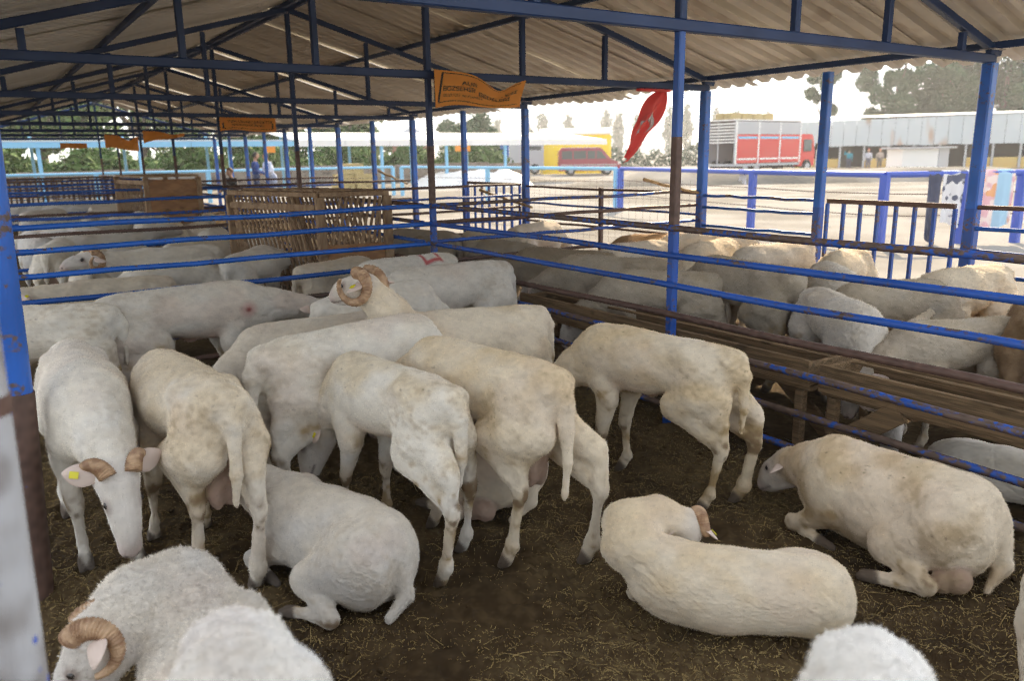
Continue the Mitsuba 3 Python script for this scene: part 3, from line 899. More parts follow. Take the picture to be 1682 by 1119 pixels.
hg2 = [(56 + k * 2.1, 76 - k * 1.4, 0.9 + 0.3 * math.sin(k)) for k in range(14)]
struct('hedge', leaves(hg2, np.full(len(hg2), 1.5), 5000, 0.25, 6), 'leaf_blue', kind='stuff', label='hazy green scrub in the distance behind the flag')
# ---------------------------------------------------------------- sheep: a body is one smooth implicit surface
class Field:
    """A signed distance field on a grid, built from smoothly joined round cones and ellipsoids."""

    def __init__(self, lo, hi, res):
        self.lo, self.res = np.array(lo, float), res
        self.n = np.ceil((np.array(hi) - self.lo) / res).astype(int) + 1
        self.d = np.full(self.n, 1.0, np.float32)

    def window(self, lo, hi, k):
        a = np.clip(np.floor((lo - k - self.lo) / self.res).astype(int), 0, self.n)
        b = np.clip(np.ceil((hi + k - self.lo) / self.res).astype(int) + 1, 0, self.n)
        if (b <= a).any(): return None, None
        ax = [(self.lo[i] + np.arange(a[i], b[i]) * self.res).astype(np.float32) for i in range(3)]
        return tuple(slice(a[i], b[i]) for i in range(3)), np.meshgrid(*ax, indexing='ij', sparse=True)

    def join(self, sl, d, k):
        o = self.d[sl]
        h = np.maximum(k - np.abs(o - d), 0) / k
        self.d[sl] = np.minimum(o, d) - h * h * h * k / 6.0


def sd_cone(P, a, b, ra, rb):
    ba = b - a
    l2 = float(ba @ ba) + 1e-12
    x, y, z = P[0] - a[0], P[1] - a[1], P[2] - a[2]
    t = np.clip((x * ba[0] + y * ba[1] + z * ba[2]) / l2, 0, 1)
    return np.sqrt((x - ba[0] * t) ** 2 + (y - ba[1] * t) ** 2 + (z - ba[2] * t) ** 2) - (ra + (rb - ra) * t)


def sd_ell(P, c, R, r):
    x, y, z = P[0] - c[0], P[1] - c[1], P[2] - c[2]
    q = [(x * R[0, i] + y * R[1, i] + z * R[2, i]) for i in range(3)]
    k0 = np.sqrt(sum((q[i] / r[i]) ** 2 for i in range(3)))
    k1 = np.sqrt(sum((q[i] / r[i] ** 2) ** 2 for i in range(3))) + 1e-9
    return k0 * (k0 - 1) / k1


def frame(fwd, up=(0, 0, 1)):
    f = np.array(fwd, float); f /= np.linalg.norm(f)
    s = np.cross(up, f); s /= np.linalg.norm(s)
    return np.stack([f, s, np.cross(f, s)], 1)


class Body:
    """Primitives: ('c', a, b, ra, rb, k, tag) and ('e', c, R, r, k, tag)."""

    lean = False

    def __init__(self):
        self.p = []

    def cone(self, a, b, ra, rb, k=0.035, tag=''):
        self.p.append(('c', np.array(a, float), np.array(b, float), ra, rb, k, tag))

    def chain(self, pts, k=0.03, tag=''):
        for a, b in zip(pts[:-1], pts[1:]):
            self.cone(a[:3], b[:3], a[3], b[3], k, tag)

    def ell(self, c, r, R=None, k=0.06, tag=''):
        self.p.append(('e', np.array(c, float), np.eye(3) if R is None else R, np.array(r, float), k, tag))

    def bounds(self, q):
        if q[0] == 'c':
            r = max(q[3], q[4])
            return np.minimum(q[1], q[2]) - r, np.maximum(q[1], q[2]) + r
        e = np.abs(q[2]) @ q[3]
        return q[1] - e, q[1] + e

    def dist(self, q, P):
        return sd_cone(P, q[1], q[2], q[3], q[4]) if q[0] == 'c' else sd_ell(P, q[1], q[2], q[3])

    def mesh(self, res=0.011, floor=None, wool=0.004, seed=0):
        bb = [self.bounds(q) for q in self.p]
        lo, hi = np.min([b[0] for b in bb], 0) - 0.05, np.max([b[1] for b in bb], 0) + 0.05
        F = Field(lo, hi, res)
        for q, (a, b) in zip(self.p, bb):
            sl, P = F.window(a, b, q[-2] + 2 * res)
            if sl is not None:
                F.join(sl, self.dist(q, P), q[-2])
        if floor is not None:
            z = (F.lo[2] + np.arange(F.n[2]) * res)[None, None, :]
            F.d = np.maximum(F.d, (floor - z).astype(np.float32))
        v, f = surface_net(F.d)
        v = F.lo + v * res
        g = np.stack(np.gradient(F.d, res), -1)
        n = sample(g, (v - F.lo) / res)
        n /= np.linalg.norm(n, axis=1, keepdims=True) + 1e-9
        d = sample(F.d[..., None], (v - F.lo) / res)[:, 0]
        v = v - n * np.clip(d, -res, res)[:, None] * 0.9
        self.v, self.f, self.n = v, f, n
        so = seed * 3.7
        hoof = self.tag('hoof', 0.03) + self.tag('head', 0.05)
        soft = np.clip(1 - hoof, 0.15, 1)
        disp = 0.022 * (meshkit.fbm(v * [6, 6, 6] + so, 2, 11) - 0.5) + 0.6 * wool * (meshkit.fbm(v * 28 + so, 2, 12) - 0.5)
        disp = disp + wool * 1.3 * (meshkit.noise(v * 75 + so, 13) - 0.5)
        fold = np.abs(meshkit.fbm(v * [17, 7, 9] + so, 2, 14) - 0.5)
        front = np.clip((v[:, 0] - 0.12) / 0.25, 0.12, 1)
        disp = disp - 0.0055 * front * np.clip(1 - fold / 0.12, 0, 1) ** 2
        self.v = v + n * (disp * soft)[:, None]
        if floor is not None:
            self.v[:, 2] = np.maximum(self.v[:, 2], floor)
        return self.v, self.f

    def tag(self, name, width):
        v = self.v
        P = (v[:, 0], v[:, 1], v[:, 2])
        out = np.zeros(len(v))
        for q in self.p:
            if q[-1] and name in q[-1]:
                out = np.maximum(out, np.clip(1 - self.dist(q, P) / width, 0, 1))
        return out


def sample(g, p):
    i = np.clip(np.floor(p).astype(int), 0, np.array(g.shape[:3]) - 2)
    t = np.clip(p - i, 0, 1)
    o = 0
    for a in (0, 1):
        for b in (0, 1):
            for c in (0, 1):
                w = (t[:, 0] if a else 1 - t[:, 0]) * (t[:, 1] if b else 1 - t[:, 1]) * (t[:, 2] if c else 1 - t[:, 2])
                o = o + g[i[:, 0] + a, i[:, 1] + b, i[:, 2] + c] * w[:, None]
    return o


def surface_net(d):
    s = d < 0
    nx, ny, nz = d.shape
    cnt = np.zeros((nx - 1, ny - 1, nz - 1), np.int8)
    for a in (0, 1):
        for b in (0, 1):
            for c in (0, 1):
                cnt += s[a:nx - 1 + a, b:ny - 1 + b, c:nz - 1 + c]
    act = (cnt > 0) & (cnt < 8)
    I = np.argwhere(act)
    idx = np.full(act.shape, -1, np.int64)
    idx[act] = np.arange(len(I))
    acc, num = np.zeros((len(I), 3)), np.zeros(len(I))
    corners = [(a, b, c) for a in (0, 1) for b in (0, 1) for c in (0, 1)]
    val = {k: d[I[:, 0] + k[0], I[:, 1] + k[1], I[:, 2] + k[2]] for k in corners}
    for k in corners:
        for ax in range(3):
            if k[ax]: continue
            m = list(k); m[ax] = 1; m = tuple(m)
            a, b = val[k], val[m]
            x = (a < 0) != (b < 0)
            t = np.where(x, a / np.where(x, a - b, 1), 0)
            p = np.repeat(np.array(k, float)[None], len(I), 0)
            p[:, ax] += t
            acc += p * x[:, None]; num += x
    v = I + acc / num[:, None]
    quads = []
    for ax in range(3):
        u, w = (ax + 1) % 3, (ax + 2) % 3
        A = np.take(s, range(0, d.shape[ax] - 1), ax)
        B = np.take(s, range(1, d.shape[ax]), ax)
        E = np.argwhere(A != B)
        E = E[(E[:, u] > 0) & (E[:, w] > 0) & (E[:, u] < d.shape[u] - 1) & (E[:, w] < d.shape[w] - 1)]
        def at(du, dw):
            e = E.copy(); e[:, u] -= du; e[:, w] -= dw
            return idx[e[:, 0], e[:, 1], e[:, 2]]
        q = np.stack([at(1, 1), at(0, 1), at(0, 0), at(1, 0)], 1)
        flip = ~A[E[:, 0], E[:, 1], E[:, 2]]
        q[flip] = q[flip][:, ::-1]
        quads.append(q)
    q = np.vstack(quads)
    return v, np.vstack([q[:, [0, 1, 2]], q[:, [0, 2, 3]]])


def ear_mesh(L=0.125, W=0.042):
    """A leaf-shaped, cupped ear along +x, its hollow towards -z, 7 mm thick."""
    m = trimesh.creation.icosphere(3)
    v = m.vertices.copy()
    t = (v[:, 0] + 1) / 2
    wid = W * (0.35 + 1.3 * t ** 0.6 * (1 - t) ** 0.55)
    x = t * L
    y = v[:, 1] * wid
    z = v[:, 2] * 0.007 + 0.35 * np.abs(y) ** 1.5 / W ** 0.5 * -1.0
    m.vertices = np.stack([x, y, z], 1)
    return m


def horn_mesh(side, turns=1.15, R=0.085, r0=0.034, out=0.11, grow=0.55, phase=0.0):
    """A ridged spiral ram's horn in head space (x forward, y left, z up), rooted near the origin: back, down, forward again and outwards."""
    n, k = 110, 14
    t = np.linspace(0, 1, n)
    a = math.pi / 2 + phase + t * turns * 2 * math.pi
    rad = R * (1 - grow * 0.35 * t)
    x = rad * np.cos(a)
    z = rad * np.sin(a) - R
    y = side * (0.0 + out * t ** 1.2)
    pts = np.stack([x, y, z], 1)
    rr = r0 * (1 - 0.80 * t ** 1.3) * (1 + 0.085 * np.sin(t * 2 * np.pi * 30 + 1.5 * np.sin(t * 40))) + 0.002
    return tube(pts, rr, k)


EYE_M = trimesh.creation.icosphere(2, radius=0.0135)
_eye = None


def fleece_colors(B, tone, seed, stain, dirt, pink, grey, hard_dirt=0.0):
    v, n = B.v, B.n
    s = seed * 5.1
    f1 = meshkit.fbm(v * 3.2 + s, 3, 21)
    f2 = meshkit.fbm(v * 8.0 + s, 3, 22)
    f3 = meshkit.fbm(v * 30 + s, 2, 23)
    f4 = meshkit.noise(v * 95 + s, 24)
    ss = lambda a, b, x: (lambda t: t * t * (3 - 2 * t))(np.clip((x - a) / (b - a), 0, 1))
    c = np.repeat(np.array(tone, float)[None], len(v), 0)

    def blend(c, to, k):
        return c * (1 - k[:, None]) + np.array(to) * k[:, None]
    c = blend(c, np.array(tone) * [0.93, 0.97, 1.05], grey * ss(0.42, 0.62, f1))
    c = blend(c, np.array(tone) * [0.90, 0.80, 0.62], stain * 0.9 * ss(0.40, 0.68, 0.6 * f1 + 0.4 * f2 + 0.10 * np.maximum(n[:, 2], 0)))
    pk = np.clip(B.tag('pink', 0.05) + 0.6 * B.tag('belly', 0.06), 0, 1)
    c = blend(c, (0.56, 0.36, 0.28), np.clip(pink * pk * (0.55 + 0.6 * f2), 0, 0.85))
    c = blend(c, (0.55, 0.40, 0.31), 0.35 * pink * ss(0.5, 0.7, meshkit.fbm(v * 4 + s + 50, 2, 25)))
    c = blend(c, (0.30, 0.19, 0.145), np.clip(B.tag('scrotum', 0.03), 0, 1) * (0.65 + 0.35 * f3))
    c = blend(c, (0.60, 0.56, 0.52), 0.7 * B.tag('face', 0.03))
    c = blend(c, (0.52, 0.40, 0.35), 0.5 * B.tag('nose', 0.012))
    lg = B.tag('shank', 0.02)
    c = blend(c, (0.30, 0.20, 0.085), np.clip(lg * ss(0.50, 0.72, f2 * 0.6 + f3 * 0.4) * (0.5 + dirt), 0, 0.85))
    c = blend(c, (0.17, 0.11, 0.06), np.clip(B.tag('hock', 0.03) * ss(0.42, 0.66, f3 * 0.6 + f2 * 0.4) * (0.4 + dirt), 0, 0.8))
    rump = B.tag('rump', 0.10)
    f5 = meshkit.fbm(v * 45 + s, 3, 26)
    c = blend(c, (0.36, 0.27, 0.16), np.clip(dirt * (0.10 + 0.55 * rump) * ss(0.46, 0.70, 0.4 * f2 + 0.6 * f5), 0, 0.45))
    c = blend(c, (0.38, 0.29, 0.17), np.clip(dirt * 0.28 * ss(0.44, 0.66, f1) * ss(0.42, 0.65, f5) * np.clip(n[:, 2] + 0.3, 0, 1), 0, 0.4))
    low = np.clip(1 - v[:, 2] / 0.30, 0, 1)
    c = blend(c, (0.24, 0.17, 0.10), np.clip(hard_dirt * (0.35 + low) * ss(0.42, 0.62, 0.5 * f1 + 0.5 * f2), 0, 0.6))
    c = blend(c, (0.13, 0.09, 0.055), dirt * 0.8 * ss(0.84, 0.94, f4) * ss(0.42, 0.65, f2))
    c = blend(c, (0.075, 0.055, 0.042), np.clip(B.tag('hoof', 0.012), 0, 1) * 0.92)
    c = c * (0.88 + 0.24 * f3 + 0.13 * (f4 - 0.5))[:, None]
    return np.clip(c, 0.02, 0.85)


TONES = {'cream': (0.70, 0.63, 0.52), 'white': (0.73, 0.68, 0.585), 'grey': (0.63, 0.58, 0.50), 'warm': (0.69, 0.60, 0.46), 'tan': (0.43, 0.37, 0.285), 'dark': (0.33, 0.27, 0.195), 'brown': (0.25, 0.165, 0.095), 'bright': (0.70, 0.67, 0.615)}


def leg_front(B, sh, foot, s, lift=0.0):
    x, y, z = sh
    fx, fy = foot
    el = (x - 0.05, y + 0.012 * s, 0.40)
    kn = (0.55 * el[0] + 0.45 * fx + 0.018, 0.45 * el[1] + 0.55 * fy, 0.235)
    fe = (fx - 0.010, fy, 0.085)
    B.ell((x, y - 0.02 * s, z - 0.02), (0.10, 0.06, 0.15), k=0.07)
    B.cone((x - 0.02, y - 0.01 * s, z - 0.10), el, 0.082, 0.058, 0.05)
    B.cone(el, kn, 0.054, 0.033, 0.03, 'shank')
    B.ell((kn[0] + 0.004, kn[1], kn[2]), (0.034, 0.030, 0.042), k=0.02, tag='shank hock')
    B.cone(kn, fe, 0.0235, 0.0205, 0.02, 'shank')
    B.ell(fe, (0.031, 0.027, 0.032), k=0.02, tag='shank')
    B.cone(fe, (fx + 0.022, fy, 0.035), 0.025, 0.027, 0.012, 'shank')
    for q in (-1, 1):
        B.cone((fx + 0.020, fy + 0.013 * q, 0.034), (fx + 0.040, fy + 0.016 * q, 0.010), 0.020, 0.017, 0.006, 'hoof')


def leg_hind(B, hip, foot, s, fat=1.0):
    x, y, z = hip
    fx, fy = foot
    ho = (fx - 0.055, 0.25 * y + 0.75 * fy, 0.285)
    st = (0.5 * (x + ho[0]) + 0.16, y + 0.02 * s, 0.435)
    fe = (fx - 0.012, fy, 0.09)
    B.ell((x + 0.02, y, z - 0.055), (0.130 * fat, 0.074 * fat, 0.17), k=0.045, tag='rump')
    B.cone((x + 0.02, y + 0.008 * s, z - 0.10), st, 0.098 * fat, 0.070, 0.05)
    B.cone((x - 0.06, y - 0.005 * s, z - 0.10), (ho[0] + 0.03, ho[1], ho[2] + 0.13), 0.082 * fat, 0.052, 0.04, 'rump')
    B.cone(st, (ho[0] + 0.012, ho[1], ho[2] + 0.02), 0.076, 0.036, 0.045, 'shank')
    B.cone((ho[0] - 0.004, ho[1], ho[2] + 0.10), ho, 0.030, 0.030, 0.03, 'shank')
    B.ell((ho[0], ho[1], ho[2]), (0.036, 0.029, 0.046), k=0.02, tag='shank hock')
    B.cone(ho, fe, 0.0255, 0.0215, 0.02, 'shank')
    B.ell(fe, (0.033, 0.028, 0.034), k=0.02, tag='shank')
    B.cone(fe, (fx + 0.020, fy, 0.035), 0.026, 0.028, 0.012, 'shank')
    for q in (-1, 1):
        B.cone((fx + 0.018, fy + 0.013 * q, 0.034), (fx + 0.038, fy + 0.016 * q, 0.010), 0.021, 0.018, 0.006, 'hoof')


def add_head(B, poll, hdir, roll=0.0, size=1.0):
    """Skull, face and jaw from the poll along hdir; returns (R, poll): x = towards the nose, z = out of the forehead."""
    R = frame(hdir)
    if roll:
        c, s = math.cos(roll), math.sin(roll)
        R = R @ np.array([[1, 0, 0], [0, c, -s], [0, s, c]])
    P = lambda x, y, z: np.array(poll) + R @ np.array([x, y, z]) * size
    B.ell(P(0.015, 0, -0.008), np.array((0.085, 0.068, 0.078)) * size, R, 0.05, 'face head')
    B.ell(P(0.085, 0, 0.002), np.array((0.10, 0.054, 0.064)) * size, R, 0.04, 'face head')
    B.ell(P(0.135, 0, 0.006), np.array((0.075, 0.036, 0.045)) * size, R, 0.04, 'face head')
    B.cone(P(0.08, 0, -0.012), P(0.188, 0, -0.022), 0.055 * size, 0.041 * size, 0.03, 'face head')
    B.cone(P(0.01, 0, -0.062), P(0.165, 0, -0.058), 0.048 * size, 0.026 * size, 0.03, 'face head')
    B.ell(P(0.208, 0, -0.028), np.array((0.028, 0.038, 0.036)) * size, R, 0.02, 'face nose head')
    for s in (-1, 1):
        B.ell(P(0.075, 0.044 * s, 0.025), np.array((0.030, 0.018, 0.018)) * size, R, 0.02, 'face head')
    return R, np.array(poll), size


def head_parts(key, hd, M, horns=None, ear_droop=0.35, tag_side=None, back=0.0, tags=()):
    """Ears, eyes, horns and ear tag of a head, placed under the matrix M (4x4)."""
    R, poll, size = hd
    def mat4(A, t):
        m = np.eye(4); m[:3, :3] = A; m[:3, 3] = t
        return M @ m
    for s in (-1, 1):
        yaw = s * (math.pi / 2 + 0.35 + back)
        Ry = np.array([[math.cos(yaw), -math.sin(yaw), 0], [math.sin(yaw), math.cos(yaw), 0], [0, 0, 1]])
        dr_ = ear_droop
        Rd = np.array([[math.cos(dr_), 0, math.sin(dr_)], [0, 1, 0], [-math.sin(dr_), 0, math.cos(dr_)]])
        A = R @ Ry @ Rd
        root = poll + R @ np.array([-0.015, 0.050 * s, 0.018]) * size
        e = ear_mesh(0.125 * size, 0.040 * size)
        e.apply_transform(mat4(A, root))
        part(key, 'ear', e, 'ear_skin', smooth=True)
        if tag_side == s:
            tg = box((-0.014, -0.011, -0.002), (0.014, 0.011, 0.002))
            tg.apply_transform(mat4(A, root + A @ np.array([0.085, 0.004, 0.012]) * size))
            part(key, 'ear_tag', tg, 'yellow_tag', label='yellow ear tag')
        ey = EYE_M.copy()
        ey.apply_transform(mat4(R, poll + R @ np.array([0.078, 0.053 * s, 0.021]) * size))
        part(key, 'eye', ey, 'eye_dark', smooth=True)
        if horns is not None:
            h = horn_mesh(s, **horns)
            h.apply_transform(mat4(R, poll + R @ np.array([-0.005, 0.040 * s, 0.062]) * size))
            part(key, 'horn', h, 'horn', smooth=40)


def standing(neck=(-45, 0), head=(-60, 0), neck_len=0.33, feet=None, tail=0.36, male=True, fat=1.0, hroll=0.0, hsize=1.0):
    """A standing sheep about 0.78 m at the back in its own space: x forward, y left, origin on the ground below the middle of the trunk. neck/head: (pitch, yaw) in degrees."""
    B = Body()
    fo = {'fl': (0.23, 0.095), 'fr': (0.23, -0.095), 'hl': (-0.36, 0.105), 'hr': (-0.36, -0.105)}
    if feet:
        for k, q in feet.items(): fo[k] = (fo[k][0] + q[0], fo[k][1] + q[1])
    w = fat
    B.ell((-0.29, 0, 0.615), (0.160, 0.126 * w, 0.148), k=0.08, tag='rump')
    B.ell((-0.13, 0, 0.612), (0.205, 0.140 * w, 0.150), k=0.08)
    B.ell((0.06, 0.0, 0.600), (0.220, 0.170 * w, 0.165), k=0.08)
    B.ell((0.21, 0, 0.600), (0.180, 0.142 * w, 0.162), k=0.08)
    B.ell((0.10, 0, 0.510), (0.19, 0.105 * w, 0.075), k=0.06, tag='belly')
    B.ell((0.23, 0, 0.685), (0.15, 0.066, 0.080), k=0.08)
    B.ell((0.34, 0, 0.550), (0.095, 0.100, 0.125), k=0.07)
    for q in (-1, 1):
        B.ell((-0.20, 0.092 * q * w, 0.700), (0.055, 0.038, 0.036), k=0.07)
        B.ell((-0.40, 0.055 * q * w, 0.685), (0.045, 0.036, 0.045), k=0.06, tag='rump')
    B.cone((-0.36, 0, 0.700), (0.17, 0, 0.715), 0.050, 0.048, 0.07)
    for s, a, b in ((1, 'fl', 'hl'), (-1, 'fr', 'hr')):
        leg_front(B, (0.24, 0.100 * s, 0.57), fo[a], s)
        leg_hind(B, (-0.30, 0.088 * s * w, 0.585), fo[b], s, w)
    a, y = math.radians(neck[0]), math.radians(neck[1])
    nd = np.array([math.cos(a) * math.cos(y), math.cos(a) * math.sin(y), math.sin(a)])
    base = np.array([0.30, 0, 0.635])
    mid = base + nd * neck_len * 0.5
    poll = base + nd * neck_len
    B.cone(base, mid, 0.128, 0.100, 0.07)
    B.cone(mid, poll, 0.100, 0.080, 0.05)
    B.cone(base + [0.02, 0, -0.12], mid + [0, 0, -0.03], 0.12, 0.085, 0.07)
    a, y = math.radians(head[0]), math.radians(head[1])
    hd = add_head(B, poll + nd * 0.03, (math.cos(a) * math.cos(y), math.cos(a) * math.sin(y), math.sin(a)), hroll, hsize)
    # tail
    if tail:
        B.cone((-0.41, 0, 0.70), (-0.455, 0.0, 0.62), 0.048, 0.038, 0.05)
        B.cone((-0.455, 0, 0.62), (-0.474, 0.01, 0.69 - tail * 0.72), 0.033, 0.019, 0.02)
        B.cone((-0.474, 0.01, 0.69 - tail * 0.72), (-0.466, 0.02, 0.69 - tail), 0.021, 0.012, 0.02, 'shank')
    if male:
        B.cone((-0.27, 0, 0.44), (-0.285, 0, 0.375), 0.042, 0.050, 0.03, 'scrotum pink')
        for q in (-1, 1):
            B.ell((-0.285, 0.028 * q, 0.335), (0.045, 0.040, 0.070), k=0.02, tag='scrotum')
        B.ell((0.0, 0, 0.432), (0.035, 0.016, 0.020), k=0.03, tag='pink')
    B.lean = True
    return B, hd


def lying(side=1, neck=(20, 0), head=(0, 0), neck_len=0.31, fat=1.0, bend=0.0, male=False, path=None, tail=True, fore=(-1, 1), hind=True):
    """A sheep resting on its brisket, hind legs out on one side (1 = left); same space as standing()."""
    B = Body()
    w = fat
    bx = lambda x, y=0: (x, y + bend * (x * x - 0.05), 0)
    for x, z, r in ((-0.30, 0.205, (0.17, 0.170 * w, 0.19)), (-0.14, 0.21, (0.21, 0.185 * w, 0.19)), (0.05, 0.205, (0.24, 0.20 * w, 0.20)), (0.22, 0.215, (0.19, 0.165 * w, 0.185))):
        c = bx(x)
        yaw = math.atan(2 * bend * x)
        R = np.array([[math.cos(yaw), -math.sin(yaw), 0], [math.sin(yaw), math.cos(yaw), 0], [0, 0, 1]])
        B.ell((c[0], c[1], z), r, R, 0.08, 'rump' if x < -0.3 else '')
    c0, c1, c2 = bx(-0.36), bx(0.17), bx(0.30)
    B.cone((c0[0], c0[1], 0.31), (c1[0], c1[1], 0.345), 0.055, 0.05, 0.08)
    B.ell((c1[0] + 0.05, c1[1], 0.335), (0.14, 0.066, 0.08), k=0.08)
    B.ell((c2[0] + 0.03, c2[1], 0.20), (0.11, 0.12, 0.14), k=0.07)
    s = side
    # upper hind leg, folded forward along the ground on the open side
    hy = c0[1]
    B.ell((-0.27, hy + 0.13 * s, 0.20), (0.19, 0.10, 0.17), k=0.07, tag='rump')
    B.cone((-0.25, hy + 0.15 * s, 0.20), (-0.07, hy + 0.21 * s, 0.13), 0.13, 0.075, 0.06)
    if hind:
        B.cone((-0.07, hy + 0.21 * s, 0.13), (-0.26, hy + 0.28 * s, 0.06), 0.066, 0.036, 0.04, 'shank')
        B.ell((-0.27, hy + 0.285 * s, 0.055), (0.045, 0.032, 0.036), k=0.02, tag='shank hock')
        B.cone((-0.27, hy + 0.285 * s, 0.05), (-0.08, hy + 0.30 * s, 0.032), 0.030, 0.025, 0.02, 'shank')
        for q in (-1, 1):
            B.cone((-0.07, hy + (0.30 + 0.012 * q) * s, 0.030), (-0.01, hy + (0.305 + 0.015 * q) * s, 0.022), 0.022, 0.016, 0.008, 'hoof')
    # front legs folded under
    for q in fore:
        B.ell((0.25, c1[1] + 0.115 * q, 0.24), (0.11, 0.07, 0.15), k=0.07)
        B.cone((0.21, c1[1] + 0.14 * q, 0.15), (0.40, c2[1] + 0.13 * q, 0.060), 0.062, 0.040, 0.04, 'shank')
        B.ell((0.405, c2[1] + 0.13 * q, 0.055), (0.042, 0.036, 0.040), k=0.02, tag='shank hock')
        B.cone((0.40, c2[1] + 0.13 * q, 0.045), (0.24, c2[1] + 0.17 * q, 0.030), 0.028, 0.023, 0.02, 'shank')
        B.cone((0.24, c2[1] + 0.17 * q, 0.030), (0.18, c2[1] + 0.18 * q, 0.022), 0.024, 0.018, 0.008, 'hoof')
    a, y = math.radians(neck[0]), math.radians(neck[1])
    nd = np.array([math.cos(a) * math.cos(y), math.cos(a) * math.sin(y), math.sin(a)])
    base = np.array([c2[0] + 0.0, c2[1], 0.29])
    mid, poll = base + nd * neck_len * 0.5, base + nd * neck_len
    if path:
        B.chain([(*base, 0.135)] + list(path), 0.06)
        poll = np.array(path[-1][:3])
        nd = poll - np.array(path[-2][:3]); nd /= np.linalg.norm(nd)
    else:
        B.cone(base, mid, 0.130, 0.102, 0.07)
        B.cone(mid, poll, 0.102, 0.080, 0.05)
    a, y = math.radians(head[0]), math.radians(head[1])
    hd = add_head(B, poll + nd * 0.03, (math.cos(a) * math.cos(y), math.cos(a) * math.sin(y), math.sin(a)))
    if tail:
        B.cone((-0.43, hy, 0.24), (-0.475, hy + 0.03 * s, 0.10), 0.050, 0.032, 0.05)
        B.cone((-0.475, hy + 0.03 * s, 0.10), (-0.45, hy + 0.12 * s, 0.03), 0.032, 0.018, 0.03)
    if male:
        B.ell((-0.36, hy + 0.20 * s, 0.07), (0.056, 0.052, 0.052), k=0.02, tag='scrotum')
        B.ell((-0.31, hy + 0.22 * s, 0.06), (0.048, 0.044, 0.045), k=0.012, tag='scrotum')
    return B, hd


scene_fleece = {}


def fleece_mat(key, scale, f1, f2, rough=0.85, sheen=0.35):
    def fn(p, n, uv):
        return 0.7 * noise(p.x * f1, p.y * f1, p.z * f1) + 0.5 * noise(p.x * f2, p.y * f2, p.z * f2)
    scene[key] = {'type': 'twosided', 'bsdf': {'type': 'bumpmap', 'arbitrary': mikit.proc(fn), 'scale': scale, 'bsdf': {
        'type': 'principled', 'base_color': {'type': 'mesh_attribute', 'name': 'vertex_color'}, 'roughness': rough, 'sheen': sheen, 'sheen_tint': 0.6, 'specular': 0.1}}}


fleece_mat('fleece', 0.0060, 150, 420)
fleece_mat('fleece_curly', 0.0100, 95, 240)
mat('ear_skin', (0.58, 0.47, 0.40), 0.7, sheen=0.3)
mat('eye_dark', (0.02, 0.015, 0.012), 0.12, specular=0.6)
mat('yellow_tag', (0.62, 0.55, 0.02), 0.4)


def horn_col(p, n, uv):
    a = fbm(p.x * 40, p.y * 40, p.z * 40, 2)
    return mix((0.44, 0.29, 0.17), (0.27, 0.155, 0.085), sstep(0.3, 0.7, a))


def horn_bump(p, n, uv):
    return fbm(p.x * 160, p.y * 160, p.z * 160, 2)


mat('horn', mikit.proc(horn_col), 0.55, horn_bump, 0.003)


def wool_coat(key, B, V, col, n, length, seed, material):
    """Short wool standing off the trunk: one tapering fibre tuft per sample, shaded with the normal of the skin below."""
    r = np.random.default_rng(seed + 900)
    f = B.f
    a, b, c = V[f[:, 0]], V[f[:, 1]], V[f[:, 2]]
    fn = np.cross(b - a, c - a)
    area = np.linalg.norm(fn, axis=1) / 2
    bare = np.clip(B.tag('head', 0.02) + B.tag('shank', 0.015) + B.tag('hoof', 0.02) + B.tag('scrotum', 0.02), 0, 1)
    w = area * np.clip(1 - bare[f].mean(1) * 0.85, 0.05, 1)
    t = r.choice(len(f), n, p=w / w.sum())
    u, v = r.random(n), r.random(n)
    q = u + v > 1
    u[q], v[q] = 1 - u[q], 1 - v[q]
    W3 = np.stack([1 - u - v, u, v], 1)[:, :, None]
    p = (V[f[t]] * W3).sum(1)
    tri_n = np.zeros_like(V)
    for k in range(3): np.add.at(tri_n, f[:, k], fn)
    tri_n /= np.linalg.norm(tri_n, axis=1, keepdims=True) + 1e-12
    N = (tri_n[f[t]] * W3).sum(1); N /= np.linalg.norm(N, axis=1, keepdims=True) + 1e-12
    C = (col[f[t]] * W3).sum(1) * (0.72 + 0.56 * r.random(n))[:, None]
    d = N * 0.6 + r.normal(0, 0.45, (n, 3)) + np.array([0, 0, -0.35])
    d /= np.linalg.norm(d, axis=1, keepdims=True)
    L = (length * (0.5 + r.random(n)))[:, None]
    s = np.cross(d, N + r.normal(0, 0.3, (n, 3))); s /= np.linalg.norm(s, axis=1, keepdims=True) + 1e-9
    hw = length * 0.16
    P = np.stack([p - N * 0.001 - s * hw, p - N * 0.001 + s * hw, p + d * L], 1).reshape(-1, 3)
    idx = np.arange(3 * n).reshape(-1, 3)
    path = meshkit.write_ply((P, idx), False, None, np.clip(np.repeat(C, 3, 0), 0.02, 0.9), np.repeat(N, 3, 0))
    k = numbered(key + '__wool')
    scene[k] = {'type': 'ply', 'filename': path, 'face_normals': False, 'bsdf': {'type': 'ref', 'id': 'wool_fibre'}}
    labels[k] = {'kind': 'stuff'}


scene['wool_fibre'] = {'type': 'twosided', 'bsdf': {'type': 'principled', 'base_color': {'type': 'mesh_attribute', 'name': 'vertex_color'}, 'roughness': 0.9, 'sheen': 0.25, 'specular': 0.1}}


def slim(z):
    """Longer legs under a shallower trunk, the back staying at the same height."""
    return np.where(z < 0.42, z * 1.115, 0.4683 + (z - 0.42) * 0.866)


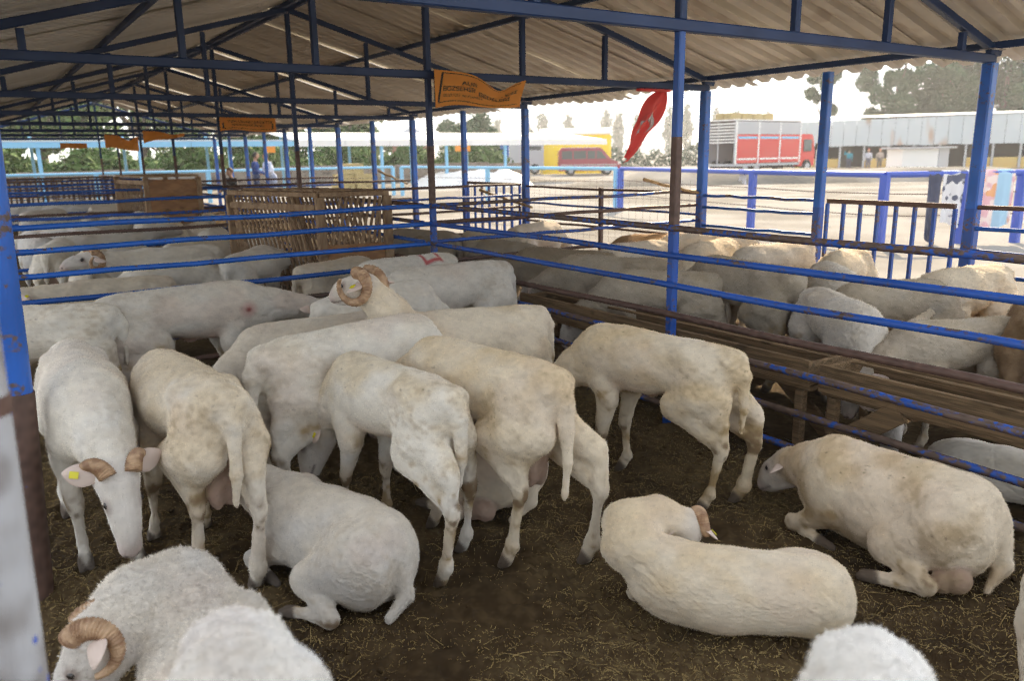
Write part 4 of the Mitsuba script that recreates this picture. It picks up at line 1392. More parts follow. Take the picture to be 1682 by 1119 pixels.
def place_sheep(label, x, y, heading, scale, body, hd, group=None, tone='cream', seed=0, res=0.012, stain=0.5, dirt=0.5, pink=0.5, grey=0.6, hard=0.0, wool=0.004, material='fleece', z=0.0, floor=0.004, head=True, paint=None, key=None, wooly=0, wool_len=0.006, sv=(1, 1, 1), **hp):
    key = key or thing('sheep', label, 'sheep', group)
    body.mesh(res, floor, wool, seed)
    M = np.eye(4)
    c, s = math.cos(math.radians(heading)) * scale, math.sin(math.radians(heading)) * scale
    M[:3, :3] = [[c, -s, 0], [s, c, 0], [0, 0, scale]]
    M[:3, :3] = M[:3, :3] * np.array(sv, float)[None, :]
    M[:3, 3] = [x, y, z]
    col = fleece_colors(body, TONES[tone] if isinstance(tone, str) else tone, seed, stain, dirt, pink, grey, hard)
    Rh, ph, sh_ = hd
    q = (body.v - ph) @ Rh / sh_
    near = np.clip((q[:, 0] + 0.02) / 0.05, 0, 1) * (np.linalg.norm(q, axis=1) < 0.30)
    ay = np.abs(q[:, 1])
    def spot(c3, r, colr, amt):
        nonlocal col
        d = np.linalg.norm(np.stack([q[:, 0], ay, q[:, 2]], 1) - c3, axis=1)
        k = (np.clip(1.5 - d / r, 0, 1) * amt * near)[:, None]
        col = col * (1 - k) + np.array(colr) * k
    spot((0.078, 0.055, 0.021), 0.022, (0.20, 0.13, 0.10), 0.75)
    spot((0.20, 0.0, -0.02), 0.050, (0.42, 0.31, 0.27), 0.45)
    spot((0.228, 0.020, -0.018), 0.010, (0.08, 0.05, 0.045), 0.9)
    k = (np.clip(1.3 - np.abs(q[:, 2] + 0.050 + 0.1 * (0.22 - q[:, 0])) / 0.006, 0, 1) * (q[:, 0] > 0.12) * near * 0.75)[:, None]
    col = col * (1 - k) + np.array((0.13, 0.09, 0.08)) * k
    if paint: col = paint(body.v, body.n, col)
    P = body.v.copy()
    if body.lean:
        P[:, 2] = slim(P[:, 2])
        P[:, 1] *= 0.96
        dz = slim(hd[1][2]) - hd[1][2]
        hd = (hd[0], hd[1] + np.array([0, 0, dz]), hd[2])
    V = P @ M[:3, :3].T + M[:3, 3]
    part(key, 'body', tm(V, body.f), material, smooth=True, color=col)
    if wooly: wool_coat(key, body, V, col, wooly, wool_len * scale, seed, material)
    if head: head_parts(key, hd, M, **hp)
    return key
# ---------------------------------------------------------------- the sheep of the front pen
HC_ = dict  # head options
FINE, MID_R, FAR_R = 0.0095, 0.013, 0.019


def put(label, spec, x, y, heading, scale, **kw):
    b, h = spec
    kw['group'] = 'sheep in the front pen' if x < XM and y < T2 else 'sheep in the right-hand pens' if x > XM else 'sheep in the left pens down the shed'
    return place_sheep(label, x, y, heading, scale, b, h, **kw)


# A: facing the camera, head down, small broken horns
put('white horned ram facing the camera with lowered head by the round blue post', standing((-32, 4), (-68, 6), 0.36, {'fl': (0.02, 0), 'fr': (-0.06, 0), 'hr': (-0.06, 0)}, tail=0.3), 0.23, 3.31, 270, 1.03, sv=(0.92, 0.9, 1),
    seed=1, res=FINE, wooly=45000, tone='white', grey=0.9, stain=0.3, dirt=0.35, horns=dict(turns=0.42, R=0.062, r0=0.027, out=0.09), tag_side=-1, ear_droop=0.25)
# B: rear view
put('cream ewe seen squarely from behind, standing left of the pen middle', standing((-35, 10), (-60, 10), feet={'hl': (0.13, 0.01), 'hr': (-0.05, 0.045), 'fl': (0.05, 0.03)}, tail=0.36, fat=1.06), 0.54, 2.96, 97, 1.01, sv=(0.9, 0.88, 1),
    seed=2, res=FINE, wooly=45000, tone='cream', stain=0.75, dirt=0.75)
# F
put('white ram seen from behind with bent head and yellow ear tag, between two larger ones', standing((-48, 22), (-62, 25), feet={'hl': (-0.10, 0.01), 'hr': (0.06, -0.05), 'fl': (0.1, 0.0), 'fr': (0, 0)}, tail=0.34), 1.20, 2.62, 101, 0.96, sv=(0.88, 0.88, 1),
    seed=3, res=FINE, wooly=45000, tone='white', stain=0.85, dirt=0.85, grey=0.9, tag_side=1, ear_droop=0.9)
# G
put('tall cream ram seen from behind in the pen middle, legs astride over bare dung', standing((-30, 10), (-50, 0), feet={'hl': (0.10, 0.02), 'hr': (-0.12, -0.03)}, tail=0.41, fat=1.04), 1.50, 2.45, 102, 1.03, sv=(0.88, 0.86, 1),
    seed=4, res=FINE, wooly=45000, tone='warm', stain=0.9, dirt=0.7)
# H
put('ram lying behind the legs of the tall cream ram, pink belly showing', lying(1, (10, 10), (0, 20), male=True), 1.72, 2.92, 95, 0.95, seed=5, res=MID_R, tone='warm', stain=0.4, dirt=0.3, pink=1.0)
# I
put('cream ram standing with lowered head beside the first feed trough', standing((-42, 18), (-62, 22), feet={'hr': (-0.07, 0), 'hl': (0.0, 0), 'fr': (-0.04, 0.02)}, tail=0.34), 2.39, 2.45, 104, 0.94, sv=(1, 0.95, 1),
    seed=6, res=FINE, wooly=45000, tone='warm', stain=0.95, dirt=0.8)
# E
put('grey-white sheep lying with its back to the camera and folded legs to the left', lying(1, (22, 12), (5, 10), bend=0.25), 0.885, 2.50, 113, 0.83, sv=(0.95, 0.92, 1.05),
    seed=7, res=FINE, wooly=45000, tone='grey', stain=0.35, dirt=0.45, grey=1.0, pink=0.7)
# J: curled up, head turned back
put('cream sheep lying curled up with its head turned back over the shoulder', lying(-1, bend=-0.2, tail=False, fore=(-1,), path=[(0.42, -0.04, 0.36, 0.125), (0.44, -0.17, 0.42, 0.110), (0.33, -0.26, 0.43, 0.095), (0.22, -0.27, 0.40, 0.080)], head=(-42, -82), fat=1.08), 1.83, 1.48, 134, 0.82, sv=(0.95, 0.8, 0.82),
    seed=8, res=FINE, wooly=45000, tone='warm', stain=0.7, dirt=0.35, horns=dict(turns=0.7, R=0.06, r0=0.03, out=0.05), tag_side=-1, ear_droop=1.0)
# K
put('stained cream ram lying stretched out by the right-hand pipe fence', lying(1, (-16, -20), (-36, -16), 0.28, male=True, fat=1.05), 2.71, 1.48, 101, 0.94, sv=(0.86, 1, 1),
    seed=9, res=FINE, wooly=45000, tone=(0.66, 0.56, 0.42), stain=1.0, dirt=1.0, hard=0.7)
# C: big curled horn
put('grey-white ram with a big curled horn lying at the bottom left corner', lying(1, bend=0.1, path=[(0.40, 0.06, 0.37, 0.120), (0.36, 0.17, 0.39, 0.105), (0.29, 0.25, 0.37, 0.088)], head=(-60, 75), fat=1.05), 0.32, 1.74, 84, 0.93, sv=(1, 1, 1),
    seed=10, res=0.008, wooly=70000, wool_len=0.010, tone='grey', stain=0.3, dirt=0.25, grey=1.0, wool=0.006, material='fleece_curly', horns=dict(turns=0.66, R=0.066, r0=0.030, out=0.05))
# D, L and the slivers along the bottom edge
put('bright white curly rump close to the camera at the bottom left', standing((-30, 0), (-60, 0)), 0.19, 0.89, 259, 0.98, sv=(1, 0.95, 1),
    seed=11, res=0.008, wooly=70000, wool_len=0.0075, tone='bright', stain=0.3, dirt=0.4, grey=1.0, wool=0.007, material='fleece_curly')
put('bright white back close to the camera at the bottom right', standing((-30, 0), (-60, 0)), 0.735, 0.35, 216, 1.01, sv=(1, 0.95, 1),
    seed=12, res=0.009, wooly=60000, wool_len=0.007, tone='bright', stain=0.25, dirt=0.35, wool=0.005, material='fleece_curly')
put('cream flank cut off by the bottom right corner', standing((-30, 0), (-60, 0)), 2.06, 0.37, 250, 0.93, sv=(1, 1, 1),
    seed=13, res=MID_R, tone='warm', stain=0.3, dirt=0.2)
put('white back just showing at the bottom edge below the bare floor', lying(1, (10, 0), (0, 0)), 0.86, 1.0, 175, 0.92,
    seed=14, res=MID_R, tone='bright', stain=0.1, dirt=0.1)


# O: side view with a sore on the shoulder
def sore(v, n, c):
    d = np.linalg.norm((v - np.array([0.29, -0.155, 0.60])) * [1, 0.6, 1], axis=1)
    a = np.clip(1.4 - d / 0.045, 0, 1)[:, None]
    c = c * (1 - 0.8 * a) + np.array([0.52, 0.30, 0.26]) * 0.8 * a
    a = np.clip(1.4 - d / 0.016, 0, 1)[:, None]
    return c * (1 - a) + np.array([0.25, 0.06, 0.05]) * a


put('white ram in side view facing right with a round pink sore on its shoulder', standing((-14, -4), (-22, -6), 0.36), 0.91, 4.70, 2.5, 1.04, sv=(1, 1, 1),
    seed=15, res=FINE, wooly=45000, tone='grey', stain=0.3, dirt=0.35, grey=0.5, paint=sore, pink=0.9)
put('white sheep behind the round blue post, rump to the right', standing((-25, 0), (-40, 0), tail=0.3), 0.08, 4.65, 167, 1.02, sv=(1, 1, 1),
    seed=16, res=0.011, wooly=30000, tone='white', stain=0.4, dirt=0.7)
put('white ram in side view behind the two rear-facing ones, its rump to the left', standing((-45, 0), (-60, 0)), 1.27, 3.14, 10, 1.03, sv=(1, 0.9, 1),
    seed=17, res=FINE, wooly=45000, tone='white', stain=0.35, dirt=0.45, pink=0.8)
put('low cream back just beyond the white side-on ram in the pen middle', standing((-40, 0), (-60, 0)), 1.33, 3.76, 178, 0.93, seed=18, res=0.011, wooly=30000, tone='cream', stain=0.4, dirt=0.4)
put('ram raising its head with big curled horns, looking left', standing((56, -12), (-16, -55), 0.36), 1.94, 3.30, 171, 0.98, sv=(1, 0.9, 1),
    seed=19, res=FINE, wooly=45000, tone='warm', stain=0.6, dirt=0.4, horns=dict(turns=0.95, R=0.072, r0=0.028, out=0.09), tag_side=1)
put('grey-white sheep behind the big-horned ram, rump against the right fence', standing((-35, 0), (-60, 0)), 2.47, 4.42, 182, 1.06, sv=(1, 1, 1),
    seed=20, res=0.011, wooly=30000, tone='grey', stain=0.2, dirt=0.5, grey=1.0)


def red_mark(v, n, c):
    """The red letter sprayed on the back."""
    def seg(a, b, w):
        a, b = np.array(a), np.array(b)
        p = np.stack([v[:, 0], np.arctan2(v[:, 1], v[:, 2] - 0.5) * 0.2], 1)
        t = np.clip(((p - a) @ (b - a)) / ((b - a) @ (b - a)), 0, 1)
        return np.clip(1.5 - np.linalg.norm(p - a - t[:, None] * (b - a), axis=1) / w, 0, 1)
    k = np.zeros(len(v))
    for a, b in (((-0.12, 0.02), (-0.10, 0.17)), ((-0.26, 0.02), (-0.24, 0.09)), ((-0.11, 0.09), (-0.25, 0.09)), ((0.06, 0.13), (0.20, 0.20))):
        k = np.maximum(k, seg(a, b, 0.014))
    k = (k * (v[:, 2] > 0.45))[:, None] * 0.85
    return c * (1 - k) + np.array([0.50, 0.05, 0.06]) * k


put('white sheep with a red letter sprayed on its back, by the back fence', standing((-35, 0), (-60, 0)), 2.50, 5.12, 193, 1.03, seed=21, res=0.010, wooly=30000, tone='white', stain=0.2, dirt=0.2, paint=red_mark)
put('white sheep half hidden behind the big-horned ram head', standing((-40, 0), (-60, 0)), 1.88, 4.22, 14, 0.98, seed=22, res=0.012, tone='white', stain=0.3, dirt=0.3)

# ---------------------------------------------------------------- the right-hand pen
for lab, x, y, hdg, sc, tone, nk, hdp, extra in [
    ('tan-grey sheep behind the first feed trough, rump to the right', 3.75, 4.30, 125, 1.0, 'tan', (-30, 0), (-60, 0), {}),
    ('dark brown-grey sheep left of the tan-grey one beyond the right fence', 3.85, 5.00, 118, 0.98, 'dark', (-30, 0), (-60, 0), {}),
    ('large grey-brown sheep side-on behind the centre post', 4.12, 3.40, 84, 1.04, 'tan', (-30, 0), (-60, 0), {}),
    ('pale sheep facing the camera, stooping under the second feed trough', 3.86, 2.52, -124, 0.93, 'grey', (-46, 4), (-72, 0), dict(horns=dict(turns=0.8, R=0.07, r0=0.03))),
    ('grey sheep seen from behind with two shoulder humps, right of the centre post', 4.45, 2.95, -135, 1.0, 'grey', (-45, 0), (-60, 0), {}),
    ('orange-cream sheep lit from behind near the barred gate', 5.30, 3.45, 200, 1.0, 'warm', (-30, 0), (-60, 0), {}),
    ('woolly grey-brown sheep behind the second feed trough, rump to the right', 3.98, 1.95, 160, 0.86, 'tan', (-35, 0), (-60, 0), {}),
    ('cream sheep near the barred gate at the right, sun on its back', 5.05, 2.45, 178, 1.0, 'warm', (-35, 0), (-60, 0), {}),
    ('dark brown fleeced sheep cut off by the right edge', 4.40, 1.72, 20, 1.0, 'brown', (-35, 0), (-60, 0), {}),
    ('bright cream sheep in the second row right of the centre post', 5.25, 4.05, 180, 1.0, 'cream', (-35, 0), (-60, 0), {}),
    ('cream sheep just right of the centre post, beyond the large grey-brown one', 5.10, 4.60, 196, 0.98, 'warm', (-35, 0), (-60, 0), {}),
    ('bright cream sheep farthest out by the right eave', 5.50, 5.00, 140, 1.0, 'cream', (-35, 0), (-60, 0), {}),
    ('pale cream sheep just left of the centre post, far side of the pen', 4.75, 5.15, 186, 0.95, 'cream', (-35, 0), (-60, 0), {}),
    ('rusty brown backed sheep by the cross rails of the right pen', 5.25, 5.45, 173, 0.97, (0.40, 0.25, 0.13), (-20, 0), (-40, 0), {}),
    ('grey-brown sheep at the right edge behind the brown fleeced one', 5.00, 1.75, 10, 1.0, 'tan', (-35, 0), (-60, 0), {}),
    ('grey-brown sheep standing between the trough and the barred gate', 4.45, 2.55, 160, 0.96, 'tan', (-40, 0), (-60, 0), {}),
    ('tan woolly sheep behind the first trough, left of the centre post', 3.70, 3.75, 140, 0.95, 'tan', (-40, 0), (-60, 0), {}),
]:
    put(lab, standing(nk, hdp, 0.50 if 'stooping' in lab else 0.33), x, y, hdg, sc, seed=int(x * 100), res=MID_R, wooly=16000, wool_len=0.012, tone=tone, stain=0.45, dirt=0.35, wool=0.007, material='fleece_curly', pink=0.2, **extra)
put('white sheep lying on the far side of the lowest rail at the right edge', lying(1, (5, 0), (0, 0)), 3.58, 1.36, -58, 0.88, sv=(1, 1, 0.68), seed=40, res=MID_R, tone='white', stain=0.3, dirt=0.3, material='fleece_curly', wool=0.006)

# the pen behind it
for lab, x, y, hdg, sc, tone in [
    ('tan sheep first behind the second centre post in the far right pen', 3.70, 7.20, 120, 1.0, 'tan'), ('dark tan sheep second from the left in the far right pen', 3.95, 7.00, 157, 0.95, 'dark'),
    ('pale brown sheep third from the left in the far right pen', 4.20, 6.60, 104, 1.0, 'warm'), ('brown woolly sheep by the cross rails, rightmost of the far right pen', 4.10, 6.20, 100, 0.92, 'tan'),
    ('cream sheep farthest back in the far right pen', 5.05, 7.05, 20, 1.0, 'cream')]:
    put(lab, standing((-30, 0), (-60, 0)), x, y, hdg, sc, seed=int(y * 50), res=FAR_R, tone=tone, stain=0.3, dirt=0.3, pink=0.2, material='fleece_curly')

# ---------------------------------------------------------------- pens down the shed on the left
for lab, x, y, hdg, sc, tone, nk, hdp, extra in [
    ('sheep facing left with a yellow ear tag right behind the back fence', 0.72, 6.25, 180, 0.88, 'warm', (8, 0), (-14, 0), dict(tag_side=1)),
    ('long white sheep side-on in the first row behind the back fence', 1.20, 6.55, 195, 0.95, 'white', (-30, 0), (-50, 0), {}),
    ('white sheep seen from behind in front of the slatted hay rack', 1.85, 6.75, 50, 0.98, 'white', (-10, -25), (-40, -40), {}),
    ('tan sheep below the hay rack behind the back fence', 2.40, 6.20, 15, 0.88, 'warm', (-30, 0), (-60, 0), {}),
    ('ram with brown horns facing left in the second row of the left pens', 1.30, 7.25, 190, 1.0, 'white', (15, 8), (-8, 10), dict(horns=dict(turns=0.9, R=0.07, r0=0.03))),
    ('white sheep standing at the left post, seen from behind', 0.55, 8.60, 75, 1.0, 'white', (-30, 0), (-60, 0), {}),
    ('white sheep in side view facing right behind the upper blue rail', 1.06, 9.40, 14, 1.0, 'white', (18, 0), (-10, 0), {}),
    ('cream sheep seen from behind left of the hay rack', 1.80, 10.10, 60, 1.0, 'warm', (-30, 0), (-60, 0), {}),
    ('white sheep right beside the hay rack, third row', 2.10, 9.05, 70, 1.0, 'white', (-30, 0), (-60, 0), {}),
    ('white sheep with its head turned away in the third row left', 0.75, 7.60, 80, 1.0, 'cream', (-30, 0), (-60, 0), {}),
    ('bright white sheep seen obliquely in the third row', 1.05, 8.00, 62, 0.97, 'bright', (-30, 0), (-60, 0), {}),
    ('pale sheep beside the horned ram in the second row', 1.75, 8.10, 35, 0.98, 'cream', (-30, 0), (-60, 0), {}),
    ('white sheep side-on far down the left pens', 1.50, 15.9, 175, 1.08, 'bright', (-20, 0), (-40, 0), {}),
    ('cream sheep far down the left pens beside the tan crate', 2.00, 15.3, 10, 1.0, 'cream', (-30, 0), (-60, 0), {}),
    ('white sheep seen end-on in the fourth row', 1.35, 13.2, 80, 1.0, 'bright', (-30, 0), (-60, 0), {}),
    ('long cream sheep in the fourth row in front of the tan crate', 1.80, 12.0, 190, 1.0, 'cream', (-30, 0), (-60, 0), {}),
    ('grey sheep at the far left end of the fourth row', 0.85, 14.6, 45, 1.0, 'grey', (-30, 0), (-60, 0), {}),
    ('cream sheep between hay rack and tan crate', 2.55, 12.3, 120, 1.0, 'warm', (-30, 0), (-60, 0), {}),
    ('white sheep lying low in the third row left of the rack', 1.45, 9.9, 170, 0.95, 'white', (-30, 0), (-60, 0), {}),
    ('white sheep end-on in the third row near the left post', 0.45, 9.6, 95, 1.0, 'bright', (-30, 0), (-60, 0), {}),
    ('bright white sheep turned left in the third row', 0.75, 10.4, 150, 1.0, 'bright', (-20, 0), (-50, 0), {}),
    ('white sheep with raised head in the fourth row', 1.25, 11.2, 35, 1.0, 'bright', (25, 0), (-10, 0), {}),
    ('cream sheep pressed against the slats behind the hay rack', 2.45, 8.6, 95, 0.95, 'cream', (-30, 0), (-60, 0), {}),
    ('white sheep behind the fourth row cross fence', 0.9, 12.9, 20, 1.0, 'bright', (-30, 0), (-60, 0), {}),
    ('white sheep with its rump to the camera beyond the third row', 1.75, 11.0, 85, 1.0, 'white', (-30, 0), (-60, 0), {}),
    ('small cream sheep in the gap between third and fourth rows', 2.3, 10.9, 60, 0.9, 'cream', (-30, 0), (-60, 0), {}),
    ('white sheep far down the pens close to the picket gate', 0.8, 17.0, 10, 1.0, 'bright', (-10, 0), (-40, 0), {}),
    ('pale sheep far down the pens right of the picket gate', 2.6, 17.4, 170, 1.0, 'white', (-10, 0), (-40, 0), {}),
    ('cream sheep standing at the sixth row fence', 1.4, 18.2, 60, 1.0, 'cream', (-10, 0), (-40, 0), {}),
]:
    put(lab, standing(nk, hdp), x, y, hdg, sc, seed=int(y * 40 + x * 10), res=MID_R if y < 8 else FAR_R, tone=tone, stain=0.35, dirt=0.3, **extra)
# ---------------------------------------------------------------- people
def human(label, x, y, heading, shirt, legs, h=1.7, arms='down', lean=0.0, kneel=False, hair=(0.03, 0.025, 0.02), skin=(0.42, 0.26, 0.18)):
    p = thing('person', label, 'person')
    B = Body()
    s = h / 1.75
    hip, sh = 0.92, 1.42
    if kneel: hip, sh = 0.50, 0.98
    lx = lean
    for q in (-1, 1):
        if kneel:
            B.chain([(0, 0.10 * q, hip, 0.095), (0.36, 0.12 * q, 0.42 if q > 0 else 0.12, 0.07), (0.05 if q > 0 else -0.25, 0.12 * q, 0.08, 0.05)], 0.03, 'legs')
        else:
            B.chain([(0, 0.09 * q, hip, 0.10), (0.02, 0.10 * q, 0.50, 0.072), (-0.02, 0.11 * q, 0.08, 0.045)], 0.03, 'legs')
            B.cone((-0.03, 0.11 * q, 0.045), (0.15, 0.13 * q, 0.035), 0.045, 0.035, 0.02, 'shoe')
        if arms == 'up' and q > 0:
            B.chain([(lx, 0.19 * q, sh - 0.02, 0.058), (lx + 0.12, 0.34 * q, sh - 0.10, 0.045), (lx + 0.20, 0.30 * q, sh + 0.16, 0.034)], 0.02, 'shirt')
            hand = (lx + 0.22, 0.30 * q, sh + 0.20)
        elif arms == 'fore':
            B.chain([(lx, 0.19 * q, sh - 0.02, 0.058), (lx + 0.06, 0.24 * q, sh - 0.28, 0.045), (lx + 0.28, 0.16 * q, sh - 0.36, 0.034)], 0.02, 'shirt')
            hand = (lx + 0.33, 0.15 * q, sh - 0.36)
        else:
            B.chain([(lx, 0.19 * q, sh - 0.02, 0.058), (lx, 0.25 * q, sh - 0.29, 0.045), (lx + 0.06, 0.24 * q, sh - 0.54, 0.034)], 0.02, 'shirt')
            hand = (lx + 0.08, 0.235 * q, sh - 0.60)
        B.ell(hand, (0.045, 0.022, 0.05), k=0.015, tag='skin')
        for fi in range(4):
            B.cone(hand, (hand[0] + 0.05, hand[1] + 0.012 * (fi - 1.5), hand[2] - 0.05), 0.012, 0.008, 0.006, 'skin')
    B.ell((0, 0, hip + 0.04), (0.12, 0.165, 0.14), k=0.06, tag='legs')
    B.ell((lx * 0.5, 0, (hip + sh) / 2), (0.115, 0.155, 0.22), k=0.07, tag='shirt')
    B.ell((lx, 0, sh - 0.13), (0.125, 0.185, 0.17), k=0.06, tag='shirt')
    B.cone((lx, 0, sh), (lx + 0.03, 0, sh + 0.11), 0.06, 0.05, 0.03, 'skin')
    hc = (lx + 0.05, 0, sh + 0.20)
    B.ell(hc, (0.098, 0.078, 0.118), k=0.02, tag='skin')
    B.ell((hc[0] + 0.095, 0, hc[2] - 0.02), (0.022, 0.014, 0.026), k=0.015, tag='skin')
    for q in (-1, 1):
        B.ell((hc[0] - 0.005, 0.078 * q, hc[2] - 0.01), (0.022, 0.01, 0.032), k=0.008, tag='skin')
    B.mesh(0.014, 0.0, 0.0, 1)
    c = np.repeat(np.array(shirt, float)[None], len(B.v), 0)
    lg, sk, st, so = B.tag('legs', 0.02), B.tag('skin', 0.012), B.tag('shirt', 0.02), B.tag('shoe', 0.02)
    c[(lg > st)] = legs
    c[(sk > st) & (sk > 0.2)] = skin
    c[so > 0.3] = (0.04, 0.035, 0.03)
    c *= (0.9 + 0.2 * meshkit.fbm(B.v * 20, 2, 3))[:, None]
    M = oriented((x, y, 0), math.radians(heading)); M[:3, :3] *= s
    V = B.v @ M[:3, :3].T + M[:3, 3]
    part(p, 'body', tm(V, B.f), 'cloth_vertex', True, color=c)
    hm = trimesh.creation.icosphere(3)
    v = hm.vertices * [0.106, 0.086, 0.112]
    v[:, 2] = np.where(v[:, 0] > 0.02, np.maximum(v[:, 2], 0.045), np.maximum(v[:, 2], -0.06))
    v = v + np.array([hc[0] - 0.012, 0, hc[2] + 0.022])
    part(p, 'hair', tm(v @ M[:3, :3].T + M[:3, 3], hm.faces), part_hair(hair), True)


_hair = {}


def part_hair(c):
    k = 'hair_%d' % len(_hair)
    if c not in _hair:
        mat(k, c, 0.7); _hair[c] = k
    return _hair[c]


scene['cloth_vertex'] = {'type': 'twosided', 'bsdf': {'type': 'principled', 'base_color': {'type': 'mesh_attribute', 'name': 'vertex_color'}, 'roughness': 0.85}}
human('person in a dark blue vest standing at the far pens, arms forward', 7.55, 26.0, -20, (0.04, 0.07, 0.22), (0.06, 0.07, 0.12), 1.72, 'fore')
human('person in a pale shirt leaning over the far pens', 8.15, 26.2, 190, (0.50, 0.55, 0.68), (0.30, 0.34, 0.45), 1.70, 'fore', lean=0.15)
human('person with brown hair in a dark top crouching low by the far pens', 6.35, 24.0, 200, (0.05, 0.045, 0.04), (0.09, 0.08, 0.08), 1.70, 'fore', lean=0.12, kneel=True, hair=(0.10, 0.05, 0.03))
human('person in a teal shirt with one arm raised beside the livestock truck', 50.8, 33.4, 30, (0.02, 0.22, 0.30), (0.05, 0.06, 0.10), 1.55, 'up')
human('person in a light shirt and red cap by the tin shed', 51.95, 32.65, 200, (0.45, 0.48, 0.56), (0.10, 0.10, 0.14), 1.55, 'down', hair=(0.55, 0.06, 0.06))
human('person in a grey shirt and red cap, rightmost of the three by the tin shed', 52.6, 32.2, 210, (0.28, 0.25, 0.24), (0.10, 0.09, 0.09), 1.55, 'down', hair=(0.50, 0.07, 0.06))


# ---------------------------------------------------------------- banners, flag, cloths
def cloth_col(c0, c1, f=8):
    return mikit.proc(lambda p, n, uv: mix(c0, c1, fbm(p.x * f, p.y * f, p.z * f, 3)))


mat('orange_cloth', cloth_col((0.74, 0.30, 0.05), (0.62, 0.23, 0.035)), 0.75)
mat('print_black', (0.035, 0.02, 0.015), 0.7)
scene['flag_red'] = {'type': 'principledthin', 'base_color': {'type': 'rgb', 'value': [0.90, 0.26, 0.25]}, 'roughness': 0.7, 'diff_trans': 1.3}
mat('cloth_white', cloth_col((0.66, 0.66, 0.66), (0.55, 0.55, 0.57)), 0.8)
mat('cloth_navy', cloth_col((0.05, 0.055, 0.09), (0.09, 0.10, 0.15)), 0.8)


def pattern(p, n, uv):
    a = noise(p.x * 11, p.y * 11, p.z * 11)
    b = noise(p.x * 9 + 5, p.y * 9, p.z * 9)
    c = mix((0.70, 0.42, 0.46), (0.78, 0.66, 0.62), sstep(0.35, 0.6, a))
    c = mix(c, (0.72, 0.38, 0.20), sstep(0.66, 0.72, b))
    return mix(c, (0.35, 0.55, 0.72), sstep(0.58, 0.62, noise(p.x * 4 + 3, p.y * 4, 0.5)))


mat('cloth_pink', mikit.proc(pattern), 0.8)


def pattern2(p, n, uv):
    a = fbm(p.x * 9, p.y * 9, p.z * 7, 2)
    return mix((0.66, 0.66, 0.68), (0.10, 0.11, 0.16), sstep(0.60, 0.66, a))


mat('cloth_print', mikit.proc(pattern2), 0.8)


def sheet(S, nu, nv, thick=0.003):
    """A closed thin cloth from S(u, v) -> (..., 3) on [0, 1]^2."""
    u, v = np.meshgrid(np.linspace(0, 1, nu), np.linspace(0, 1, nv), indexing='ij')
    P = S(u, v)
    du, dv = np.gradient(P, axis=0), np.gradient(P, axis=1)
    n = np.cross(du, dv); n /= np.linalg.norm(n, axis=-1, keepdims=True) + 1e-9
    A, Bk = (P + n * thick / 2).reshape(-1, 3), (P - n * thick / 2).reshape(-1, 3)
    i, j = np.meshgrid(np.arange(nu - 1), np.arange(nv - 1), indexing='ij')
    q = np.stack([i * nv + j, (i + 1) * nv + j, (i + 1) * nv + j + 1, i * nv + j + 1], -1).reshape(-1, 4)
    f = np.vstack([q[:, [0, 1, 2]], q[:, [0, 2, 3]]])
    N = nu * nv
    ring = list(range(0, N, nv)) + list(range((nu - 1) * nv + 1, N)) + list(range(N - 1 - nv, 0, -nv))[:nu - 1] + list(range(nv - 2, 0, -1))
    ring = [i * nv for i in range(nu)] + [(nu - 1) * nv + j for j in range(1, nv)] + [i * nv + nv - 1 for i in range(nu - 2, -1, -1)] + [j for j in range(nv - 2, 0, -1)]
    e = []
    for a, b in zip(ring, ring[1:] + ring[:1]):
        e += [[a, b + N, b], [a, a + N, b + N]]
    return tm(np.vstack([A, Bk]), np.vstack([f, f[:, ::-1] + N, e]))


def on_cloth(m2, S, off):
    """Bend a flat mesh with coordinates (u, v, height) onto the cloth."""
    v = m2.vertices
    h = 0.004
    P = S(v[:, 0], v[:, 1])
    du = S(np.clip(v[:, 0] + h, 0, 1), v[:, 1]) - S(np.clip(v[:, 0] - h, 0, 1), v[:, 1])
    dv = S(v[:, 0], np.clip(v[:, 1] + h, 0, 1)) - S(v[:, 0], np.clip(v[:, 1] - h, 0, 1))
    n = np.cross(du, dv); n /= np.linalg.norm(n, axis=1, keepdims=True)
    return tm(P + n * (off + v[:, 2:3]), m2.faces)


def text_uv(s, u0, u1, v0, v1, bold=True):
    m = meshkit.text_mesh(s, 1.0, 0.001, bold)
    m = m.subdivide_to_size(0.25) if False else m
    lo, hi = m.bounds
    v = m.vertices.copy()
    v[:, 0] = u0 + (v[:, 0] - lo[0]) / (hi[0] - lo[0]) * (u1 - u0)
    v[:, 1] = v0 + (v[:, 1] - lo[1]) / (hi[1] - lo[1]) * (v1 - v0)
    v[:, 2] = (v[:, 2] - lo[2]) / (hi[2] - lo[2] + 1e-9) * 0.0012
    return tm(v, m.faces)


def line_uv(pts, w):
    p = np.array(pts, float)
    t = np.gradient(p, axis=0); t /= np.linalg.norm(t, axis=1, keepdims=True)
    n = np.stack([-t[:, 1], t[:, 0] * 3], 1) * w
    V = np.vstack([np.c_[p + n / 2, np.zeros(len(p))], np.c_[p - n / 2, np.zeros(len(p))]])
    k = len(p)
    f = [[i, i + k, i + k + 1] for i in range(k - 1)] + [[i, i + k + 1, i + 1] for i in range(k - 1)]
    return tm(V, np.array(f))


